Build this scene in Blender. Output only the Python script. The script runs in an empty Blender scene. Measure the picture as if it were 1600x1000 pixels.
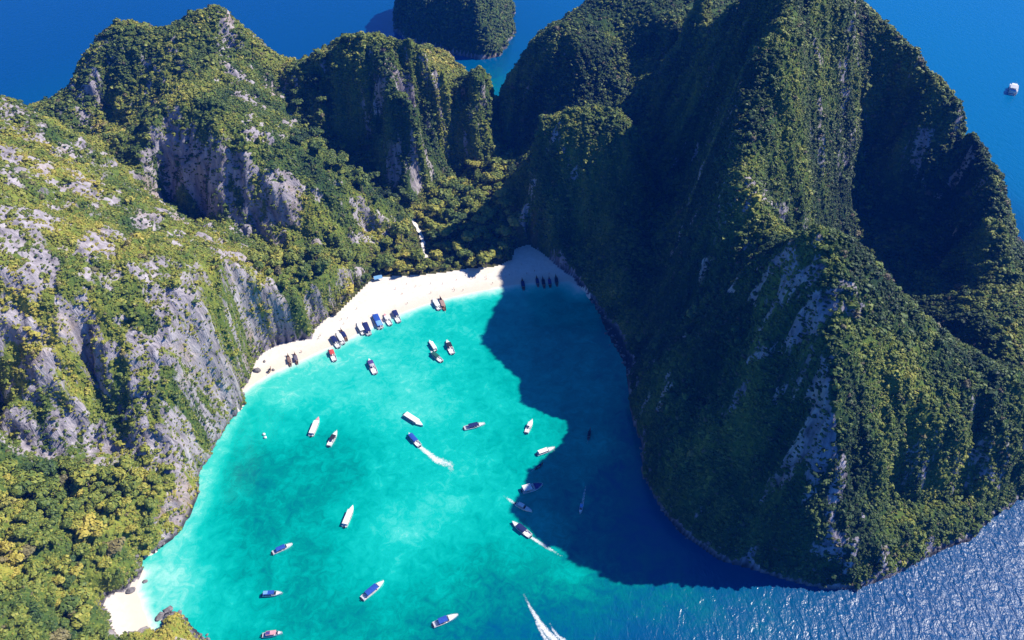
import bpy, math, random
import numpy as np
from mathutils import Vector, Matrix, Euler

# ------------------------------------------------------------------ camera, sky, sun
random.seed(7)
rng = np.random.default_rng(7)
sc = bpy.context.scene
COL = sc.collection
CAM_H, PITCH, FOCAL = 360.0, 40.0, 1244.0          # metres, degrees below level, focal in 1600-wide pixels
cam_d = bpy.data.cameras.new('camera')
cam_d.sensor_width = 36.0
cam_d.lens = FOCAL / 1600.0 * 36.0
cam_d.clip_start = 1.0
cam_d.clip_end = 20000.0
cam = bpy.data.objects.new('camera', cam_d)
cam.location = (0, 0, CAM_H)
cam.rotation_euler = (math.radians(90 - PITCH), 0, 0)
COL.objects.link(cam)
sc.camera = cam

SUN_AZ, SUN_EL = 71.0, 45.5                          # degrees to the right of the view direction (+Y), above level
az, el = math.radians(SUN_AZ), math.radians(SUN_EL)
sun_dir = Vector((math.sin(az) * math.cos(el), math.cos(az) * math.cos(el), math.sin(el)))
sd = bpy.data.lights.new('sun', 'SUN')
sd.energy = 5.0
sd.angle = math.radians(0.53)
sd.color = (1.0, 0.93, 0.80)
so = bpy.data.objects.new('sun', sd)
so.rotation_euler = sun_dir.to_track_quat('Z', 'Y').to_euler()
so.location = (300, 200, 600)
COL.objects.link(so)

world = bpy.data.worlds.new('World')
sc.world = world
world.use_nodes = True
wn = world.node_tree
bg = wn.nodes['Background']
sky = wn.nodes.new('ShaderNodeTexSky')
sky.sky_type = 'NISHITA'
sky.sun_disc = False
sky.sun_elevation = el
sky.sun_rotation = az
sky.air_density = 1.0
sky.dust_density = 0.0
sky.ozone_density = 8.0
sky.altitude = 300
tint = wn.nodes.new('ShaderNodeMix')
tint.data_type = 'RGBA'
tint.blend_type = 'MULTIPLY'
tint.inputs[0].default_value = 1.0
tint.inputs[7].default_value = (0.42, 0.88, 1.36, 1)        # clear tropical sky, deeper blue
wn.links.new(sky.outputs['Color'], tint.inputs[6])
wn.links.new(tint.outputs[2], bg.inputs['Color'])
bg.inputs['Strength'].default_value = 0.075

sc.view_settings.view_transform = 'Standard'
sc.view_settings.look = 'None'
sc.view_settings.exposure = 0.75
sc.view_settings.gamma = 1.0
sc.view_settings.use_curve_mapping = False
sc.cycles.max_bounces = 6
sc.cycles.diffuse_bounces = 3
sc.cycles.glossy_bounces = 2
sc.cycles.sample_clamp_indirect = 4.0
sc.cycles.use_denoising = True

# ------------------------------------------------------------------ small helpers
_th = math.radians(PITCH)
_s, _c = math.sin(_th), math.cos(_th)


def P(px, py, z=0.0):
    """Point of the place that lies at height z along the sight line through a photo position."""
    u = (px - 800.0) / FOCAL
    v = (500.0 - py) / FOCAL
    dx, dy, dz = u, _c + v * _s, -_s + v * _c
    t = (z - CAM_H) / dz
    return (dx * t, dy * t, z)


def to_px(x, y, z):
    """numpy: world -> photo position and depth."""
    rz = z - CAM_H
    f = y * _c - rz * _s
    up = y * _s + rz * _c
    return 800 + FOCAL * x / f, 500 - FOCAL * up / f, f


def hash2(ix, iy, seed):
    h = (ix.astype(np.int64) * 374761393 + iy.astype(np.int64) * 668265263 + seed * 974711) & 0x7fffffff
    h = ((h ^ (h >> 13)) * 1274126177) & 0x7fffffff
    h = (h ^ (h >> 16)) & 0xffff
    return h.astype(np.float32) / 65535.0


def vnoise(x, y, seed=0):
    """2-D value noise in -1..1."""
    fx, fy = np.floor(x), np.floor(y)
    tx, ty = x - fx, y - fy
    tx = tx * tx * tx * (tx * (tx * 6 - 15) + 10)
    ty = ty * ty * ty * (ty * (ty * 6 - 15) + 10)
    ix, iy = fx.astype(np.int64), fy.astype(np.int64)
    a = hash2(ix, iy, seed); b = hash2(ix + 1, iy, seed)
    c = hash2(ix, iy + 1, seed); d = hash2(ix + 1, iy + 1, seed)
    return ((a + (b - a) * tx) * (1 - ty) + (c + (d - c) * tx) * ty) * 2 - 1


def fbm(x, y, scale, octaves=4, seed=0, gain=0.5, ridged=False):
    out = np.zeros_like(x, dtype=np.float32); amp = 1.0; tot = 0.0
    ca, sa = math.cos(0.6), math.sin(0.6)
    X, Y = x / scale, y / scale
    for o in range(octaves):
        n = vnoise(X, Y, seed + o * 17)
        if ridged:
            n = 1 - 2 * np.abs(n)
        out += amp * n; tot += amp; amp *= gain
        X, Y = (X * ca - Y * sa) * 2.03 + 11.3, (X * sa + Y * ca) * 2.03 + 5.7
    return out / tot


def smooth(a, b, x):
    t = np.clip((x - a) / (b - a), 0, 1)
    return t * t * (3 - 2 * t)


def poly_sdf(poly, x, y):
    """signed distance to a closed polygon, positive inside."""
    p = np.asarray(poly, dtype=np.float32)[:, :2]
    d2 = np.full(x.shape, 1e12, dtype=np.float32)
    inside = np.zeros(x.shape, dtype=bool)
    for i in range(len(p)):
        ax, ay = p[i]; bx, by = p[(i + 1) % len(p)]
        ex, ey = bx - ax, by - ay
        wx, wy = x - ax, y - ay
        t = np.clip((wx * ex + wy * ey) / (ex * ex + ey * ey + 1e-9), 0, 1)
        qx, qy = wx - ex * t, wy - ey * t
        d2 = np.minimum(d2, qx * qx + qy * qy)
        cond = (ay > y) != (by > y)
        with np.errstate(divide='ignore', invalid='ignore'):
            xi = ax + (y - ay) / (ey if abs(ey) > 1e-9 else 1e-9) * ex
        inside ^= cond & (x < xi)
    d = np.sqrt(d2)
    return np.where(inside, d, -d)


def dist_polyline(pts, x, y):
    p = np.asarray(pts, dtype=np.float32)[:, :2]
    d2 = np.full(x.shape, 1e12, dtype=np.float32)
    for i in range(len(p) - 1):
        ax, ay = p[i]; ex, ey = p[i + 1] - p[i]
        wx, wy = x - ax, y - ay
        t = np.clip((wx * ex + wy * ey) / (ex * ex + ey * ey + 1e-9), 0, 1)
        qx, qy = wx - ex * t, wy - ey * t
        d2 = np.minimum(d2, qx * qx + qy * qy)
    return np.sqrt(d2)


# ------------------------------------------------------------------ coast line (z = 0)
coast_bay = [P(*q) for q in [
    (338, 1030), (318, 1000), (300, 985), (282, 968), (262, 954), (253, 962), (262, 980),
    (250, 990), (236, 985), (226, 962), (222, 940), (214, 925), (214, 915), (224, 897), (214, 874), (240, 857), (266, 836),
    (290, 800), (302, 765), (303, 735), (326, 705), (338, 672), (358, 648), (379, 630), (376, 612), (400, 596),
    (420, 585), (470, 562), (520, 540), (562, 520), (620, 490), (680, 470), (740, 456), (790, 446), (850, 440), (892, 440),
    (912, 452), (930, 470), (955, 520), (972, 556), (985, 580), (996, 620), (1004, 680), (1014, 740), (1040, 795), (1070, 832),
    (1130, 866), (1220, 896), (1300, 916), (1350, 908), (1400, 886), (1460, 856), (1515, 836), (1540, 806), (1560, 790), (1600, 766),
    (1660, 742)]]
coast_far = [(350, 300, 0), (395, 330, 0), (420, 400, 0), (416, 470, 0), (403, 540, 0), (380, 610, 0), (340, 690, 0),
             (250, 740, 0), (200, 800, 0), (140, 838, 0), (90, 830, 0), (55, 790, 0), (22, 742, 0), (0, 725, 0),
             (-12, 716, 0), (-20, 712, 0), (-27, 722, 0), (-34, 740, 0), (-60, 772, 0),
             (-110, 770, 0), (-150, 745, 0), (-185, 735, 0), (-240, 770, 0), (-300, 765, 0), (-345, 720, 0),
             (-372, 640, 0), (-392, 590, 0), (-425, 575, 0), (-470, 545, 0), (-500, 470, 0), (-490, 380, 0), (-470, 300, 0),
             (-440, 200, 0), (-380, 100, 0), (-300, 60, 0), (-200, 80, 0), (-155, 130, 0)]
coast = coast_bay + coast_far
beach_poly = [P(*q) for q in [
    (366, 622), (376, 612), (400, 596), (420, 585), (470, 562), (520, 540), (562, 520), (620, 490), (680, 470), (740, 456),
    (790, 446), (850, 440), (892, 440), (905, 452), (896, 436), (872, 420), (846, 398), (826, 386), (806, 392), (800, 408), (776, 419),
    (735, 422), (700, 428), (660, 433), (612, 436), (584, 438), (562, 460), (535, 486), (512, 500), (492, 518),
    (488, 532), (470, 534), (440, 540), (412, 553), (400, 568), (398, 580), (390, 596)]]
cove_poly = [P(*q) for q in [(214, 915), (224, 897), (205, 915), (196, 926), (176, 930), (163, 940), (172, 962), (180, 992), (196, 1000),
                             (236, 985), (226, 962), (222, 940), (214, 925)]]
islet_poly = [P(795, 74), P(783, 84), P(765, 90), P(745, 92), P(720, 86), P(690, 80), P(655, 72), P(630, 62), P(616, 46), P(612, 28), P(640, 8),
              (-100, 1092, 0), (-50, 1110, 0), (0, 1070, 0), P(800, 52)]

# ------------------------------------------------------------------ ridges, spurs, gullies and slopes (photo x, photo y, height)
LINES = [
    # far-left mountain
    [(112, 178, 88), (128, 158, 92), (134, 120, 108), (143, 80, 122), (165, 55, 128), (185, 34, 136), (205, 30, 138), (228, 40, 134), (246, 50, 126), (266, 40, 132), (300, 24, 138), (335, 7, 145), (358, 20, 138),
     (385, 75, 112), (402, 102, 100), (440, 123, 86)],
    [(440, 123, 86), (470, 112, 96), (500, 85, 112), (525, 70, 120), (550, 62, 123), (600, 68, 119), (640, 72, 116), (680, 80, 110),
     (715, 78, 108), (735, 92, 98), (750, 110, 72), (765, 145, 48), (773, 172, 24)],
    # bright spur of the central mountain
    [(560, 72, 120), (590, 96, 113), (622, 128, 100), (645, 160, 86), (655, 190, 68), (652, 225, 44), (648, 262, 18)],
    # hollow right of the spur
    [(668, 112, 92), (685, 160, 64), (700, 205, 32), (705, 235, 13)],
    # hollow left of the spur
    [(515, 120, 93), (530, 160, 77), (545, 205, 54), (575, 250, 27)],
    # hollow between the two mountains
    [(440, 130, 84), (462, 170, 72), (500, 215, 56), (560, 275, 28), (610, 305, 11)],
    # front knob of far-left mountain: rim and right shoulder
    [(222, 232, 92), (250, 190, 104), (290, 162, 113), (340, 150, 116), (372, 176, 108), (410, 205, 98), (450, 232, 88), (500, 262, 72),
     (545, 290, 56), (590, 318, 36), (618, 345, 16)],
    # its lower front
    [(300, 250, 84), (340, 240, 92), (380, 260, 84), (430, 290, 72), (480, 320, 56), (530, 345, 38), (575, 370, 18)],
    [(400, 378, 38), (440, 388, 34), (480, 388, 32), (540, 388, 22), (590, 400, 9)],
    # back face of knob / gully between knob and summit
    [(150, 170, 82), (195, 180, 84), (240, 150, 98), (290, 120, 112), (340, 118, 112), (400, 150, 94)],
    # left foreground spur
    [(0, 153, 132), (35, 172, 126), (62, 186, 121), (100, 210, 112), (140, 222, 103), (175, 250, 95), (192, 285, 85), (240, 318, 74), (300, 352, 60),
     (350, 375, 50), (400, 396, 40)],
    # left hill upper slope
    [(-150, 220, 150), (-150, 400, 150), (-150, 600, 120)],
    [(0, 300, 130), (90, 320, 114), (170, 330, 100), (215, 360, 92)],
    [(0, 420, 122), (70, 400, 118), (150, 395, 108), (230, 390, 100), (310, 395, 88), (370, 425, 74), (388, 452, 66)],
    # top of lit cliff down to base
    [(388, 452, 66), (392, 490, 52), (400, 530, 32), (402, 556, 14)],
    [(60, 520, 98), (150, 480, 94), (240, 455, 90), (320, 455, 82)],
    [(40, 560, 84), (120, 540, 82), (220, 530, 76), (300, 510, 70)],
    [(60, 640, 62), (70, 690, 46), (66, 715, 40)],
    [(140, 590, 64), (145, 650, 48), (146, 706, 34)],
    [(165, 600, 52), (168, 650, 40), (172, 700, 33)],
    [(190, 590, 62), (215, 640, 50), (235, 690, 34), (262, 708, 26)],
    [(300, 560, 56), (330, 590, 40), (350, 610, 26)],
    # lower left forest
    [(-120, 760, 66), (0, 745, 48), (80, 740, 38), (170, 730, 32), (260, 730, 22)],
    [(-120, 860, 62), (0, 840, 46), (90, 830, 36), (180, 830, 22), (235, 820, 14)],
    [(-120, 980, 60), (0, 950, 44), (80, 930, 30), (140, 920, 14)],
    [(0, 1010, 44), (90, 1010, 26), (160, 1000, 9)],
    # rocky point at the bottom edge
    [(262, 962, 9), (225, 992, 13), (180, 1030, 18)],
    # dark alcove far left edge
    [(0, 620, 74), (10, 660, 44), (15, 710, 40)],
    # wooded knoll behind the left end of the beach
    [(400, 430, 50), (440, 420, 42), (490, 420, 36), (540, 415, 26), (585, 425, 10)],
    [(420, 480, 38), (465, 465, 32), (510, 455, 25), (545, 450, 16)],
    # valley floor behind the beach
    [(600, 425, 2.4), (650, 418, 2.4), (700, 415, 2.4), (770, 408, 2.6)],
    [(640, 380, 6), (650, 330, 7), (670, 290, 9), (700, 262, 10), (740, 230, 9), (758, 225, 9)],
    [(740, 390, 5), (760, 330, 8), (775, 280, 9), (785, 235, 9)],
    [(690, 350, 6), (720, 300, 8)],
    # ---- right massif: left end against the channel
    [(779, 175, 26), (790, 135, 52), (812, 95, 80), (832, 70, 96), (870, 74, 102), (910, 74, 106), (935, 48, 108), (950, 20, 116), (960, -20, 128)],
    [(806, 250, 12), (818, 205, 28), (845, 155, 58), (875, 110, 84)],
    # shaded wall behind the knob
    [(900, 135, 74), (960, 125, 78), (1030, 110, 82), (1090, 105, 88)],
    [(960, 50, 104), (1020, 32, 116), (1085, 45, 122), (1130, 30, 145), (1180, 5, 180)],
    # knob
    [(846, 188, 98), (880, 172, 104), (930, 165, 107), (970, 172, 107), (995, 196, 100), (997, 225, 88), (975, 262, 70)],
    [(838, 210, 88), (825, 270, 50), (820, 310, 28), (826, 350, 10)],
    [(900, 210, 94), (905, 300, 52), (905, 370, 18)],
    [(955, 215, 92), (945, 290, 58), (930, 360, 26)],
    # hollow between knob and main ridge
    [(1030, 200, 56), (1040, 265, 48), (1010, 320, 40), (985, 390, 28), (965, 460, 14)],
    # main ridge
    [(1230, 0, 196), (1205, 30, 187), (1178, 70, 176), (1158, 115, 165), (1150, 180, 150), (1146, 240, 136), (1138, 300, 125), (1124, 370, 103), (1114, 410, 90), (1122, 434, 84)],
    # shaded flank left of the main ridge
    [(1082, 260, 60), (1075, 300, 52), (1058, 370, 42), (1040, 440, 34), (1025, 510, 24), (1010, 555, 12)],
    # sunlit slope right of the main ridge
    [(1260, 60, 180), (1250, 150, 152), (1240, 250, 120), (1225, 330, 94), (1215, 380, 76)],
    [(1330, 60, 160), (1330, 140, 122), (1305, 230, 90), (1275, 310, 66), (1262, 372, 56)],
    # summit and right skyline
    [(1230, 0, 196), (1280, -30, 200), (1350, -3, 165), (1388, 38, 148), (1425, 78, 135), (1452, 112, 123), (1470, 132, 117), (1500, 158, 109), (1526, 184, 102), (1531, 228, 92), (1540, 285, 82), (1549, 345, 71),
     (1560, 385, 62), (1600, 425, 50), (1650, 465, 42)],
    # dark ravine floor
    [(1385, 150, 100), (1350, 235, 62), (1330, 310, 34), (1320, 385, 22), (1380, 450, 18), (1440, 510, 22), (1500, 585, 28)],
    [(1440, 190, 95), (1430, 270, 58), (1420, 340, 30), (1420, 420, 20)],
    [(1495, 240, 72), (1490, 310, 50), (1480, 380, 34), (1470, 450, 26)],
    # knolls inside the ravine
    [(1480, 500, 34), (1510, 490, 44), (1545, 505, 48), (1560, 540, 46)],
    [(1500, 430, 36), (1550, 420, 52), (1600, 450, 50)],
    # front pyramid
    [(1130, 441, 85), (1165, 420, 104), (1200, 398, 127), (1240, 374, 145), (1275, 360, 153), (1302, 358, 154), (1325, 372, 151), (1350, 410, 138), (1395, 462, 120), (1430, 510, 104), (1470, 558, 88),
     (1530, 585, 78), (1590, 602, 70), (1660, 615, 62)],
    [(1300, 372, 148), (1288, 440, 138), (1283, 520, 122), (1282, 600, 104), (1286, 660, 88), (1318, 745, 56), (1312, 790, 42), (1296, 842, 22)],
    [(1190, 450, 116), (1180, 520, 94), (1150, 600, 70), (1110, 680, 48), (1070, 760, 22)],
    [(1240, 440, 130), (1235, 560, 98), (1220, 680, 64), (1200, 790, 30)],
    [(1340, 560, 104), (1370, 640, 80), (1390, 690, 64)],
    [(1440, 590, 86), (1480, 620, 74), (1520, 650, 62), (1548, 690, 46)],
    [(1390, 690, 64), (1450, 690, 58), (1520, 665, 60)],
    [(1330, 790, 36), (1390, 760, 30), (1440, 770, 22), (1500, 770, 12)],
    [(1420, 820, 20), (1480, 800, 18), (1520, 785, 17)],
    [(1590, 604, 68), (1585, 680, 46), (1572, 745, 16)],
    [(1340, 850, 24), (1390, 850, 20)],
]
WORLD_PTS = [  # backs of the mountains, hidden from the photo's viewpoint
    (-250, 505, 42), (-222, 492, 30), (-285, 500, 60), (-330, 560, 70), (-360, 520, 90), (-400, 480, 110), (-420, 380, 130),
    (-300, 720, 70), (-250, 735, 70), (-200, 700, 60), (-345, 640, 70), (-120, 720, 80), (-60, 735, 60), (-160, 700, 70),
    (120, 800, 110), (180, 760, 120), (240, 690, 110), (100, 780, 110), (60, 760, 100), (150, 640, 175), (185, 570, 192), (250, 690, 120),
    (345, 610, 42), (385, 535, 12), (390, 480, 9), (348, 545, 48), (362, 500, 14), (368, 455, 6), (330, 580, 70), (375, 420, 20), (390, 400, 24), (360, 330, 40), (330, 360, 45), (300, 310, 50), (290, 650, 80),
    (-400, 260, 110), (-330, 160, 90), (-300, 230, 95), (-380, 160, 90), (-250, 120, 60), (-200, 110, 40), (-430, 440, 110),
]

ctrl = []
for L in LINES:
    W = [P(*q) for q in L]
    for a, b in zip(W[:-1], W[1:]):
        n = max(1, int(math.hypot(b[0] - a[0], b[1] - a[1]) / 9.0))
        for k in range(n):
            f = k / n
            ctrl.append(tuple(a[i] + (b[i] - a[i]) * f for i in range(3)))
    ctrl.append(W[-1])
ctrl += WORLD_PTS
ctrl = np.array(ctrl, dtype=np.float64)
keep = []
for i in range(len(ctrl)):
    if all((ctrl[i, 0] - ctrl[j, 0]) ** 2 + (ctrl[i, 1] - ctrl[j, 1]) ** 2 > 4.0 for j in keep):
        keep.append(i)
ctrl = ctrl[keep]


def rbf_fit(pts, val, lam):
    n = len(pts)
    d = np.sqrt(((pts[:, None, :] - pts[None, :, :]) ** 2).sum(-1))
    A = np.zeros((n + 3, n + 3))
    A[:n, :n] = -d + np.eye(n) * lam
    A[:n, n] = 1; A[:n, n + 1:] = pts; A[n, :n] = 1; A[n + 1:, :n] = pts.T
    b = np.zeros(n + 3); b[:n] = val
    return np.linalg.solve(A, b)


def rbf_eval(pts, w, x, y):
    out = (w[len(pts)] + w[len(pts) + 1] * x + w[len(pts) + 2] * y).astype(np.float32)
    for (px, py), wi in zip(pts.astype(np.float32), w[:len(pts)].astype(np.float32)):
        out -= wi * np.sqrt((x - px) ** 2 + (y - py) ** 2)
    return out


RES = 1.5
GX = np.arange(-480, 452 + RES, RES, dtype=np.float32)
GY = np.arange(70, 850 + RES, RES, dtype=np.float32)
X, Y = np.meshgrid(GX, GY)


def upsample(field, cx, cy, x, y):
    """bilinear lookup in a coarse grid"""
    fx = np.clip((x - cx[0]) / (cx[1] - cx[0]), 0, len(cx) - 1.001)
    fy = np.clip((y - cy[0]) / (cy[1] - cy[0]), 0, len(cy) - 1.001)
    i, j = fx.astype(int), fy.astype(int)
    tx, ty = fx - i, fy - j
    return ((field[j, i] * (1 - tx) + field[j, i + 1] * tx) * (1 - ty)
            + (field[j + 1, i] * (1 - tx) + field[j + 1, i + 1] * tx) * ty).astype(np.float32)


CX = np.arange(-490, 466, 4.0, dtype=np.float32)
CY = np.arange(60, 862, 4.0, dtype=np.float32)
CXX, CYY = np.meshgrid(CX, CY)
w_rbf = rbf_fit(ctrl[:, :2], ctrl[:, 2], 0.8)
H0 = rbf_eval(ctrl[:, :2], w_rbf, CXX, CYY)
SDF = poly_sdf(coast, CXX, CYY)


def land_height(x, y):
    """height of rock and soil at numpy x, y (also returns coast distance and beach distance)"""
    # wandering of the surface that gives flutes and buttresses on the walls
    fl = 2.2 - 1.5 * smooth(0, 60, x)
    wx = 5.0 * fbm(x, y, 26, 3, 3) + fl * fbm(x, y, 8, 2, 5)
    wy = 5.0 * fbm(x, y, 26, 3, 4) + fl * fbm(x, y, 8, 2, 6)
    h = upsample(H0, CX, CY, x + wx, y + wy)
    sd_ = upsample(SDF, CX, CY, x, y)
    sdw = upsample(SDF, CX, CY, x + wx * 0.45, y + wy * 0.45)
    bs = np.maximum(poly_sdf(beach_poly, x, y), poly_sdf(cove_poly, x, y))
    h = np.maximum(h, 2.4)
    rough = np.clip(h / 40.0, 0.12, 1.0)
    h = h + rough * (4.0 * fbm(x, y, 42, 4, 21) + (3.6 - 1.4 * smooth(20, 90, x)) * fbm(x, y, 15, 3, 31, ridged=True) + 1.2 * fbm(x, y, 5, 2, 41))
    wcl = 9.0 + 5.0 * fbm(x, y, 50, 2, 51)
    prof = smooth(-1.0, 1.0, sdw / wcl - 0.25)
    hl = np.maximum(h, 2.0) * prof
    under = np.clip(0.35 * sd_ - 0.4, -6.0, -0.4)
    z = np.where(sdw > -3, np.maximum(hl - 0.4, under), under)
    # beach
    zb = np.clip(0.055 * sd_ , -1.0, 2.2) + 0.05 * fbm(x, y, 6, 2, 61)
    mb = smooth(-5.0, -1.4, bs)
    mb = np.maximum(mb, smooth(-22, -10, bs) * smooth(1.0, -0.5, sd_) * smooth(-9, -6, bs + 0 * sd_ - 2 * np.minimum(sd_, 0)))
    z = z * (1 - mb) + zb * mb
    return z, sd_, bs


Z, SD, BS = land_height(X, Y)
# ------------------------------------------------------------------ materials
def new_mat(name):
    m = bpy.data.materials.new(name)
    m.use_nodes = True
    nt = m.node_tree
    for n in list(nt.nodes):
        nt.nodes.remove(n)
    out = nt.nodes.new('ShaderNodeOutputMaterial')
    bsdf = nt.nodes.new('ShaderNodeBsdfPrincipled')
    nt.links.new(bsdf.outputs[0], out.inputs['Surface'])
    return m, nt, bsdf


def nd(nt, typ, **kw):
    n = nt.nodes.new(typ)
    for k, v in kw.items():
        if k in n.inputs.keys() if isinstance(k, str) else False:
            n.inputs[k].default_value = v
        else:
            setattr(n, k, v)
    return n


def noise(nt, vec, scale, detail=3, rough=0.55, dist=0.0):
    n = nt.nodes.new('ShaderNodeTexNoise')
    n.inputs['Scale'].default_value = scale
    n.inputs['Detail'].default_value = detail
    n.inputs['Roughness'].default_value = rough
    n.inputs['Distortion'].default_value = dist
    if vec is not None:
        nt.links.new(vec, n.inputs['Vector'])
    return n.outputs['Fac']


def ramp(nt, fac, stops, interp='LINEAR'):
    r = nt.nodes.new('ShaderNodeValToRGB')
    cr = r.color_ramp
    cr.interpolation = interp
    while len(cr.elements) > 1:
        cr.elements.remove(cr.elements[-1])
    for i, (p, c) in enumerate(stops):
        e = cr.elements[0] if i == 0 else cr.elements.new(p)
        e.position = p
        e.color = (c[0], c[1], c[2], 1)
    nt.links.new(fac, r.inputs['Fac'])
    return r.outputs['Color']


def math_n(nt, op, a, b=None, clamp=False):
    n = nt.nodes.new('ShaderNodeMath')
    n.operation = op
    n.use_clamp = clamp
    for i, v in enumerate((a, b)):
        if v is None:
            continue
        if isinstance(v, (int, float)):
            n.inputs[i].default_value = v
        else:
            nt.links.new(v, n.inputs[i])
    return n.outputs[0]


def mixc(nt, fac, a, b, mode='MIX'):
    n = nt.nodes.new('ShaderNodeMix')
    n.data_type = 'RGBA'
    n.blend_type = mode
    for k, v in ((0, fac), (6, a), (7, b)):
        if isinstance(v, (int, float)):
            n.inputs[k].default_value = v
        elif isinstance(v, tuple):
            n.inputs[k].default_value = (v[0], v[1], v[2], 1)
        else:
            nt.links.new(v, n.inputs[k])
    return n.outputs[2]


def attr(nt, name, kind='GEOMETRY'):
    n = nt.nodes.new('ShaderNodeAttribute')
    n.attribute_name = name
    n.attribute_type = kind
    return n.outputs['Fac']


def coords(nt, scale=(1, 1, 1), rot=(0, 0, 0)):
    g = nt.nodes.new('ShaderNodeNewGeometry')
    m = nt.nodes.new('ShaderNodeMapping')
    m.inputs['Scale'].default_value = scale
    m.inputs['Rotation'].default_value = rot
    nt.links.new(g.outputs['Position'], m.inputs['Vector'])
    return m.outputs['Vector']


def bump(nt, height, dist, strength=1.0):
    b = nt.nodes.new('ShaderNodeBump')
    b.inputs['Strength'].default_value = strength
    b.inputs['Distance'].default_value = dist
    nt.links.new(height, b.inputs['Height'])
    return b.outputs['Normal']


LEAF_STOPS = [(0.0, (0.012, 0.034, 0.014)), (0.22, (0.034, 0.072, 0.020)), (0.45, (0.094, 0.140, 0.026)), (0.65, (0.190, 0.220, 0.036)),
              (0.82, (0.285, 0.275, 0.046)), (1.0, (0.39, 0.32, 0.06))]
# limestone with undergrowth
M_rock, nt, bs = new_mat('limestone')
streak = noise(nt, coords(nt, (0.22, 0.22, 0.035)), 1.0, 5, 0.62, 0.6)
patch = noise(nt, coords(nt, (1, 1, 1)), 0.035, 4, 0.6)
fine = noise(nt, coords(nt, (1, 1, 0.35)), 0.5, 4, 0.65)
rockc = ramp(nt, streak, [(0.30, (0.07, 0.066, 0.075)), (0.42, (0.22, 0.20, 0.225)), (0.56, (0.34, 0.31, 0.34)), (0.70, (0.46, 0.43, 0.45))])
ochre = ramp(nt, patch, [(0.54, (0, 0, 0)), (0.68, (1, 1, 1))])
rockc = mixc(nt, math_n(nt, 'MULTIPLY', ochre, 0.45), rockc, (0.36, 0.255, 0.16))
vt_ = math_n(nt, 'ADD', attr(nt, 'tone'), math_n(nt, 'MULTIPLY', math_n(nt, 'SUBTRACT', fine, 0.62), 0.9), True)
under = ramp(nt, vt_, LEAF_STOPS)
vg = attr(nt, 'veg')
vmask = ramp(nt, math_n(nt, 'ADD', vg, math_n(nt, 'MULTIPLY', math_n(nt, 'SUBTRACT', fine, 0.5), 1.1)), [(0.42, (0, 0, 0)), (0.58, (1, 1, 1))])
wet = attr(nt, 'wet')
colr = mixc(nt, vmask, rockc, under)
colr = mixc(nt, wet, colr, (0.035, 0.036, 0.038))
nt.links.new(colr, bs.inputs['Base Color'])
bs.inputs['Roughness'].default_value = 0.9
bs.inputs['Specular IOR Level'].default_value = 0.15
hh = math_n(nt, 'ADD', math_n(nt, 'MULTIPLY', streak, 1.4), math_n(nt, 'MULTIPLY', fine, 0.7))
nt.links.new(bump(nt, hh, 1.6, 0.9), bs.inputs['Normal'])

M_soil, nt, bs = new_mat('forest_soil')
fine = noise(nt, coords(nt), 0.4, 4, 0.65)
nt.links.new(ramp(nt, fine, [(0.3, (0.03, 0.04, 0.014)), (0.6, (0.075, 0.075, 0.03)), (0.8, (0.2, 0.16, 0.1))]), bs.inputs['Base Color'])
bs.inputs['Roughness'].default_value = 0.95
bs.inputs['Specular IOR Level'].default_value = 0.1

M_sand, nt, bs = new_mat('white_coral_sand')
fine = noise(nt, coords(nt), 0.35, 5, 0.6)
tread = noise(nt, coords(nt), 1.6, 3, 0.7)
sc_ = ramp(nt, fine, [(0.3, (0.60, 0.55, 0.49)), (0.55, (0.68, 0.63, 0.57)), (0.75, (0.72, 0.68, 0.62))])
sc_ = mixc(nt, ramp(nt, tread, [(0.60, (0, 0, 0)), (0.72, (0.4, 0.4, 0.4))]), sc_, (0.52, 0.42, 0.36))
sc_ = mixc(nt, attr(nt, 'wet'), sc_, (0.60, 0.53, 0.44))
nt.links.new(sc_, bs.inputs['Base Color'])
bs.inputs['Roughness'].default_value = 0.9
bs.inputs['Specular IOR Level'].default_value = 0.15
nt.links.new(bump(nt, tread, 0.12, 0.6), bs.inputs['Normal'])

# sea: body colour follows the depth of the water over white sand, plus a painted sheen; surface reflects
M_sea, nt, bs = new_mat('sea_water')
dep = attr(nt, 'shallow')
chop = attr(nt, 'chop')
blotch = noise(nt, coords(nt), 0.045, 5, 0.62, 0.4)
mott = noise(nt, coords(nt), 0.17, 5, 0.72, 1.0)
lag = ramp(nt, dep, [(0.02, (0, 0, 0)), (0.35, (1, 1, 1))])
var = math_n(nt, 'ADD', math_n(nt, 'MULTIPLY', math_n(nt, 'SUBTRACT', blotch, 0.5), 0.75), math_n(nt, 'MULTIPLY', math_n(nt, 'SUBTRACT', mott, 0.5), 0.85))
shv = math_n(nt, 'MULTIPLY', var, math_n(nt, 'MULTIPLY', lag, math_n(nt, 'SUBTRACT', 1.12, dep)))
d2 = math_n(nt, 'ADD', dep, shv, True)
seac = ramp(nt, d2, [(0.0, (0.0, 0.050, 0.160)), (0.10, (0.0, 0.070, 0.165)), (0.25, (0.0, 0.12, 0.155)), (0.42, (0.0, 0.21, 0.185)), (0.55, (0.0, 0.30, 0.255)),
                     (0.68, (0.004, 0.39, 0.33)), (0.78, (0.045, 0.47, 0.40)), (0.89, (0.27, 0.60, 0.52)), (1.0, (0.66, 0.68, 0.60))])
seac = mixc(nt, attr(nt, 'azure_sheen'), seac, (0.0, 0.108, 0.255))  # lighter blue paints the sun sheen of the right-hand sea
nt.links.new(seac, bs.inputs['Base Color'])
nt.links.new(math_n(nt, 'ADD', math_n(nt, 'MULTIPLY', chop, 0.24), 0.10), bs.inputs['Roughness'])
bs.inputs['IOR'].default_value = 1.33
bs.inputs['Specular IOR Level'].default_value = 0.5
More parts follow.
